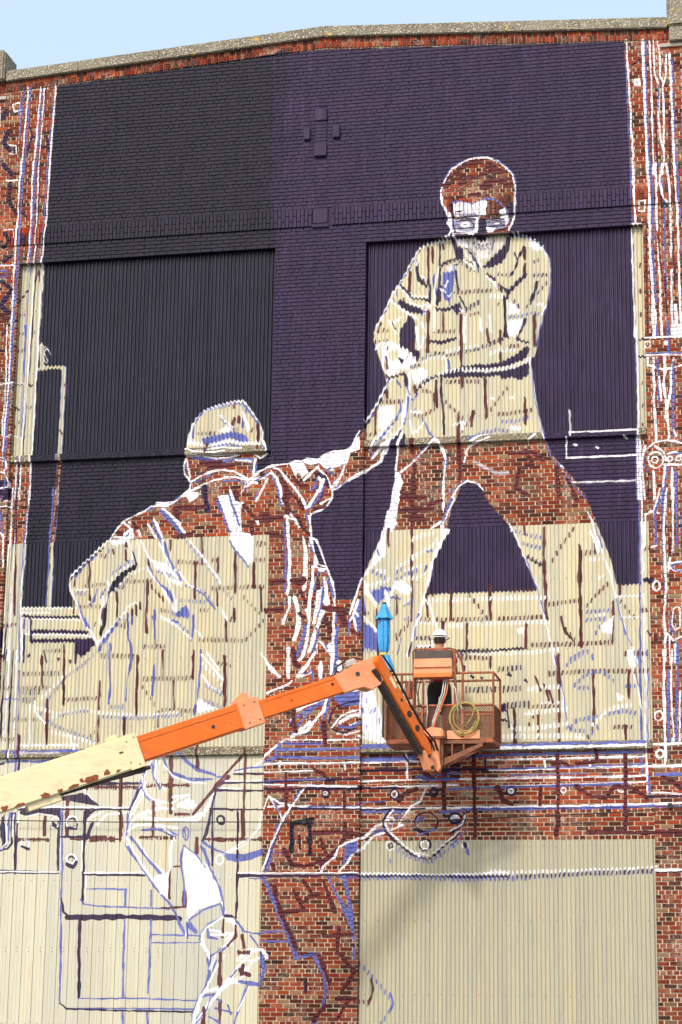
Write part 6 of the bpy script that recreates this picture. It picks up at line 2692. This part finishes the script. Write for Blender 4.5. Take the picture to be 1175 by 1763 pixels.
# control console
b_ = MB()
b_.prism([(1.93, -1.42, 7.43), (1.93, -1.44, 7.725), (1.93, -1.42, 7.725), (1.93, -1.36, 7.60), (1.93, -1.24, 7.60), (1.93, -1.22, 7.84), (1.93, -1.20, 7.84), (1.93, -1.20, 7.43)], (.60, 0, 0))
cons = lb(b_, 'control_console', M_FADED, bevel=.008)
b_ = MB(); b_.box(1.94, 2.52, -1.40, -1.245, 7.60, 7.86); lb(b_, 'console_slot', M_DARKST, cons)
b_ = MB(); b_.box(1.94, 2.52, -1.452, -1.43, 7.43, 7.495); lb(b_, 'bumper_strip', M_ORANGE, cons, bevel=.004)
b_ = MB(); b_.box(1.94, 2.52, -1.455, -1.436, 7.585, 7.590); lb(b_, 'seam', M_RUST, cons)
for x in (2.02, 2.23, 2.44):
    b_ = MB(); b_.tube([(x, -1.43, 7.595), (x, -1.456, 7.595)], .010, 8); lb(b_, 'bolt', M_HOSE_W, cons)
# hoses hanging from the console
for i, (x0, x1, mt) in enumerate(((2.40, 2.21, M_HOSE_W), (2.435, 2.23, M_HOSE_W), (2.47, 2.25, M_ORANGE))):
    b_ = MB(); b_.tube([(x0, -1.33, 7.45), (x0 - .03, -1.36, 7.2), ((x0 + x1) / 2 - .01, -1.38, 6.95), (x1 + .02, -1.40, 6.75), (x1, -1.40, 6.60)], .011, 6); lb(b_, 'hose', mt, smooth=True)
b_ = MB(); b_.tube([(2.02, -1.34, 7.44), (2.10, -1.38, 7.36), (2.13, -1.38, 7.15), (2.14, -1.36, 6.9), (2.12, -1.36, 6.66)], .011, 6); lb(b_, 'hose', M_HOSE_W, smooth=True)
b_ = MB(); b_.tube([(2.50, -1.36, 7.38), (2.58, -1.38, 7.25), (2.61, -1.38, 7.05), (2.62, -1.36, 6.8)], .010, 6); lb(b_, 'hose', M_HOSE_W, smooth=True)
for x in (1.80, 1.86, 1.97, 2.03):
    b_ = MB(); b_.tube([(x, -1.335, 7.42), (x + random.uniform(-.05, .05), -1.35, 7.25), (x + random.uniform(-.05, .05), -1.35, 7.08), (x + .02, -1.335, 6.98)], .008, 6); lb(b_, 'cable', M_RUBBER, smooth=True)
b_ = MB(); b_.box(1.78, 1.88, -1.30, -1.24, 7.12, 7.40); lb(b_, 'junction_box', M_BASKET, bevel=.01)
# machine base, left of the picture
piv = along(L3 - .2)
b_ = MB(); b_.box(piv.x - 1.1, piv.x + 0.9, piv.y - 0.9, piv.y + 0.9, 1.0, 2.3); lb(b_, 'turntable', M_CREAM, bevel=.08)
b_ = MB(); b_.box(piv.x - 2.0, piv.x - 1.15, piv.y - 1.0, piv.y + 1.0, 0.9, 2.0); lb(b_, 'counterweight', M_DARKST, bevel=.1)
b_ = MB(); b_.box(piv.x - 1.6, piv.x + 1.6, piv.y - .7, piv.y + .7, 0.45, 1.0); lb(b_, 'chassis', M_ORANGE, bevel=.06)
for sx in (-1.25, 1.25):
    for sy in (-.95, .95):
        b_ = MB(); b_.tube([(piv.x + sx, piv.y + sy - .18, .48), (piv.x + sx, piv.y + sy + .18, .48)], .48, 24); wh = lb(b_, 'wheel', M_RUBBER, bevel=.05)
        b_ = MB(); b_.tube([(piv.x + sx, piv.y + sy - .2, .48), (piv.x + sx, piv.y + sy + .2, .48)], .24, 16); lb(b_, 'rim', M_CREAM, wh)

# ------------------------------------------------------------------ coiled hose on the basket
coil = MB(); cx_, cz_ = 2.72, 6.795
pts = []
for i in range(96):
    t = i / 24 * 2 * math.pi; k = i / 96
    rr = .215 + .022 * math.sin(t * .37 + 1) ; pts.append((cx_ + rr * 1.0 * math.cos(t) + .02 * math.sin(k * 5), -1.355 - .012 * math.sin(t * .25) - .02 * (i % 24 > 11) * .5, cz_ + rr * 1.10 * math.sin(t) - .015 * math.cos(k * 9)))
coil.tube(pts, .0078, 6)
coil.tube([(cx_ + .16, -1.365, cz_ + .16), (cx_ + .12, -1.37, cz_ + .02), (cx_ + .04, -1.37, cz_ - .10), (cx_ - .02, -1.36, cz_ - .14)], .0078, 6)
co_ = coil.build('hose_coil', M_HOSE_Y, None, smooth=True)
tag(co_, 'coil of thin yellow hose hung on the side of the work basket', 'hose')
wr = MB(); wr.tube([(2.66, -1.35, MZ + .02), (2.67, -1.38, MZ - .06), (2.71, -1.38, MZ - .07)], .009, 6)
w_ = wr.build('hook', M_HOSE_W, co_, smooth=True)

# ------------------------------------------------------------------ closed parasol
def fabric(name, col, rough=0.8):
    m, nt, b = new_mat(name); co = objco(nt)
    base = mixc(nt, step(nt, noise(nt, 9, 3, 0.6, co), .3, .75), tuple(c * .8 for c in col), tuple(min(1, c * 1.12) for c in col))
    nt.links.new(base, b.inputs['Base Color']); b.inputs['Roughness'].default_value = rough
    bump(nt, b, noise(nt, 40, 3, 0.6, co), .004, .4)
    return m
M_BLUE = fabric('sky_blue_canvas', (0.045, 0.30, 0.62)); M_STRAP = fabric('yellow_webbing', (0.80, 0.50, 0.02))
ux, uy = 1.462, -1.46
par = empty('closed_parasol', (ux, uy, BZ)); tag(par, 'closed sky blue parasol with yellow strap at the basket corner', 'parasol')
def pb(mb, name, mat, parent=None, **kw):
    o = mb.build(name, mat, parent or par, **kw)
    o.matrix_parent_inverse = Matrix.Translation((-ux, -uy, -BZ)) if parent is None else Matrix.Identity(4)
    return o
def fold(n, a, ph=0.0, tw=0.0):
    return lambda t, k: 1 + a * math.cos(n * t + ph + tw * k) + a * .45 * math.cos((n * 2 + 1) * t + 1.3 + tw * k)
c = MB(); c.lathe([(.040, 7.80 - BZ), (.062, 7.84 - BZ), (.075, 7.92 - BZ), (.084, 8.02 - BZ), (.088, 8.14 - BZ), (.084, 8.26 - BZ), (.072, 8.36 - BZ), (.05, 8.44 - BZ)], (ux, uy, BZ), 128, lambda t, k: 0.60 + .52 * abs(math.cos(3.5 * t + .4 * k)) ** .8 + .07 * math.cos(9 * t))
can = pb(c, 'canopy', M_BLUE, smooth=True)
c = MB(); c.lathe([(.128, 8.365 - BZ), (.112, 8.40 - BZ), (.085, 8.46 - BZ), (.062, 8.53 - BZ), (.046, 8.595 - BZ), (.02, 8.60 - BZ)], (ux, uy, BZ), 64, lambda t, k: 1 + (1 - k) * (.17 * math.cos(6 * t) + .06 * math.cos(13 * t + 1)))
pb(c, 'vent_cap', M_BLUE, smooth=True)
c = MB(); c.lathe([(.12, 7.535 - BZ), (.118, 7.56 - BZ), (.10, 7.64 - BZ), (.075, 7.73 - BZ), (.045, 7.80 - BZ)], (ux + .03, uy, BZ), 64, lambda t, k: 1 + (1 - k * .7) * (.20 * math.cos(7 * t + .4) + .09 * math.cos(15 * t)))
pb(c, 'hem', M_BLUE, smooth=True)
c = MB(); c.lathe([(.056, 7.785 - BZ), (.060, 7.79 - BZ), (.060, 7.82 - BZ), (.056, 7.825 - BZ)], (ux, uy, BZ), 32); pb(c, 'strap', M_STRAP, smooth=True)
c = MB(); c.tube([(ux, uy, BZ + .04), (ux, uy, 8.61)], .019, 10); c.tube([(ux, uy, 8.595), (ux, uy, 8.63)], .034, 12); pb(c, 'pole', M_DARKST)

# ------------------------------------------------------------------ the painter in the basket
def skinned(name, nodes, edges, mat, parent, root=0, sub=2, loc=(0, 0, 0)):
    bm = bmesh.new(); ly = bm.verts.layers.skin.verify(); vs = []
    for i, (p, r) in enumerate(nodes):
        v = bm.verts.new(p); v[ly].radius = r if isinstance(r, tuple) else (r, r); v[ly].use_root = (i == root); vs.append(v)
    for a, c2 in edges: bm.edges.new((vs[a], vs[c2]))
    me = bpy.data.meshes.new(name); bm.to_mesh(me); bm.free()
    o = bpy.data.objects.new(name, me); link(o)
    sk = o.modifiers.new('skin', 'SKIN'); sk.use_smooth_shade = True
    ss = o.modifiers.new('sub', 'SUBSURF'); ss.levels = sub; ss.render_levels = sub
    dg = bpy.context.evaluated_depsgraph_get(); dg.update()
    m2 = bpy.data.meshes.new_from_object(o.evaluated_get(dg)); m2.name = name
    o.modifiers.clear(); o.data = m2
    m2.materials.clear(); m2.materials.append(mat)
    m2.polygons.foreach_set('use_smooth', [True] * len(m2.polygons))
    o.parent = parent
    return o
M_SKIN = plain_mat('sunburnt_skin', (0.42, 0.20, 0.12), 0.55, 0, .12); M_RED = fabric('red_cotton', (0.55, 0.02, 0.035)); M_BLACK = fabric('black_denim', (0.012, 0.012, 0.014))
M_HAIR = plain_mat('dark_brown_hair', (0.035, 0.022, 0.014), 0.6, 0, .4, 60); M_HAT = plain_mat('white_hard_hat_plastic', (0.82, 0.82, 0.83), 0.3, 0, .04)
man = empty('person', (2.25, -0.93, BZ + .035))
tag(man, 'person in white hard hat, red shirt and black trousers facing the wall', 'person')
# torso, arms, head: one body, arms raised to the wall
body_n = [((0, 0, .92), (.15, .11)), ((0, .01, 1.10), (.135, .10)), ((0, .02, 1.28), (.16, .11)), ((0, .02, 1.40), (.12, .09)), ((0, .03, 1.47), .055), ((0, .045, 1.545), (.075, .085)), ((0, .05, 1.63), (.078, .092)), ((0, .04, 1.69), (.055, .065)),
          ((.18, .02, 1.385), .055), ((.25, .06, 1.16), .042), ((.20, .28, 1.15), .033), ((.19, .34, 1.17), .036),
          ((-.18, .02, 1.385), .055), ((-.26, .10, 1.17), .042), ((-.22, .33, 1.22), .033), ((-.21, .39, 1.25), .036),
          ((.095, .0, .86), .092), ((.11, .03, .47), .062), ((.12, 0, .09), .045), ((.125, .09, .04), .042), ((-.095, 0, .86), .092), ((-.11, .03, .47), .062), ((-.12, 0, .09), .045), ((-.125, .09, .04), .042)]
body_e = [(0, 1), (1, 2), (2, 3), (3, 4), (4, 5), (5, 6), (6, 7), (3, 8), (8, 9), (9, 10), (10, 11), (3, 12), (12, 13), (13, 14), (14, 15), (0, 16), (16, 17), (17, 18), (18, 19), (0, 20), (20, 21), (21, 22), (22, 23)]
body = skinned('body', body_n, body_e, M_SKIN, man)
shirt = skinned('shirt', [((0, 0, .855), (.175, .140)), ((0, .01, 1.10), (.160, .122)), ((0, .02, 1.28), (.183, .132)), ((0, .02, 1.40), (.142, .108)), ((0, .03, 1.455), (.078, .074)), ((.19, .02, 1.385), .075), ((.245, .05, 1.22), .064), ((-.19, .02, 1.385), .075), ((-.25, .08, 1.23), .064)],
                [(0, 1), (1, 2), (2, 3), (3, 4), (3, 5), (5, 6), (3, 7), (7, 8)], M_RED, man)
trs = skinned('trousers', [((0, 0, 1.00), (.155, .122)), ((0, 0, .90), (.165, .13)), ((.10, 0, .80), .112), ((.115, .03, .47), .088), ((.125, 0, .10), .075), ((-.10, 0, .80), .112), ((-.115, .03, .47), .088), ((-.125, 0, .10), .075)],
              [(0, 1), (1, 2), (2, 3), (3, 4), (1, 5), (5, 6), (6, 7)], M_BLACK, man, 1)
for s in (-1, 1):
    skinned('boot', [((s * .125, -.05, .05), .055), ((s * .125, .05, .045), .05), ((s * .13, .15, .035), .04)], [(0, 1), (1, 2)], M_DARKST, man)
    # five fingers rooted in each palm, curled forward
    hx, hy, hz = (.19, .35, 1.17) if s > 0 else (-.21, .40, 1.25)
    ns = []; es = []
    for k in range(4):
        ox = (k - 1.5) * .02; ln = (.85, 1.0, .95, .75)[k]
        b0 = len(ns); ns += [((hx + ox, hy + .02, hz + .01), .009), ((hx + ox, hy + .02 + .045 * ln, hz + .03), .009), ((hx + ox, hy + .035 + .06 * ln, hz + .01), .0085), ((hx + ox, hy + .03 + .06 * ln, hz - .015), .007)]
        es += [(b0, b0 + 1), (b0 + 1, b0 + 2), (b0 + 2, b0 + 3)]
    b0 = len(ns); ns += [((hx - s * .03, hy, hz), .010), ((hx - s * .05, hy + .035, hz + .012), .0095), ((hx - s * .045, hy + .065, hz + .005), .008)]; es += [(b0, b0 + 1), (b0 + 1, b0 + 2)]
    for chain in ([0, 1, 2, 3], [4, 5, 6, 7], [8, 9, 10, 11], [12, 13, 14, 15], [16, 17, 18]):
        skinned('finger', [ns[i] for i in chain], [(i, i + 1) for i in range(len(chain) - 1)], M_SKIN, body, 0, 1)
def sphere_part(name, c, r, mat, parent, cut=None, seg=28, rings=18):
    bm = bmesh.new(); bmesh.ops.create_uvsphere(bm, u_segments=seg, v_segments=rings, radius=1)
    for v in bm.verts:
        v.co = Vector((v.co.x * r[0] + c[0], v.co.y * r[1] + c[1], v.co.z * r[2] + c[2]))
    if cut is not None:
        bmesh.ops.delete(bm, geom=[v for v in bm.verts if v.co.z < cut], context='VERTS')
    me = bpy.data.meshes.new(name); bm.to_mesh(me); bm.free(); me.materials.append(mat)
    me.polygons.foreach_set('use_smooth', [True] * len(me.polygons))
    return link(bpy.data.objects.new(name, me), parent)
sphere_part('hair', (0, .030, 1.625), (.092, .103, .105), M_HAIR, man, 1.555)
for s in (-1, 1): sphere_part('ear', (s * .088, .045, 1.605), (.014, .026, .034), M_SKIN, body, None, 12, 8)
sphere_part('nose', (0, .150, 1.60), (.016, .022, .026), M_SKIN, body, None, 12, 8)
for s in (-1, 1): sphere_part('eye', (s * .033, .128, 1.625), (.014, .010, .010), M_HOSE_W, body, None, 10, 8)
sphere_part('mouth', (0, .134, 1.560), (.026, .010, .008), M_RED, body, None, 12, 8)
hat = sphere_part('hard_hat', (0, .04, 1.655), (.125, .148, .140), M_HAT, man, 1.655)
c = MB(); c.lathe([(.121, 0), (.138, -.004), (.143, -.012), (.137, -.014), (.120, -.010)], (0, .04, 1.66), 40, lambda t, k: 1.12 + .10 * max(0, math.sin(t)))
br = c.build('hat_brim', M_HAT, hat, smooth=True)
c = MB(); c.tube([(0, -.10, 1.70), (0, -.06, 1.765), (0, .04, 1.797), (0, .14, 1.765), (0, .175, 1.71)], .012, 8); c.build('hat_ridge', M_HAT, hat, smooth=True)
# ------------------------------------------------------------------ cable slung across the front
c = MB(); pts = [(-7.5, -.05, 5.50), (-5.28, -.05, 5.43), (-3.36, -.05, 5.385), (-0.91, -.05, 5.365), (.82, -.05, 5.345), (2.32, -.05, 5.365), (3.54, -.05, 5.41), (4.91, -.05, 5.465), (5.94, -.05, 5.535), (7.5, -.05, 5.66)]
fine = []
for (a, b2) in zip(pts[:-1], pts[1:]):
    for k in range(6):
        t = k / 6; fine.append(tuple(a[i] + (b2[i] - a[i]) * t for i in range(3)))
fine.append(pts[-1])
c.tube(fine, .0085, 6)
cab = c.build('wall_cable', M_RUBBER, None, smooth=True)
tag(cab, 'thin black cable strung across the wall below the lower sills', 'cable')
for x in (-5.9, -0.1, 5.75):
    c = MB(); c.box(x - .03, x + .03, -.065, .02, 5.33 + (.19 if x > 3 else .12 if x < -3 else .0), 5.41 + (.19 if x > 3 else .12 if x < -3 else .0))
    c.build('clip', M_RUBBER, cab)
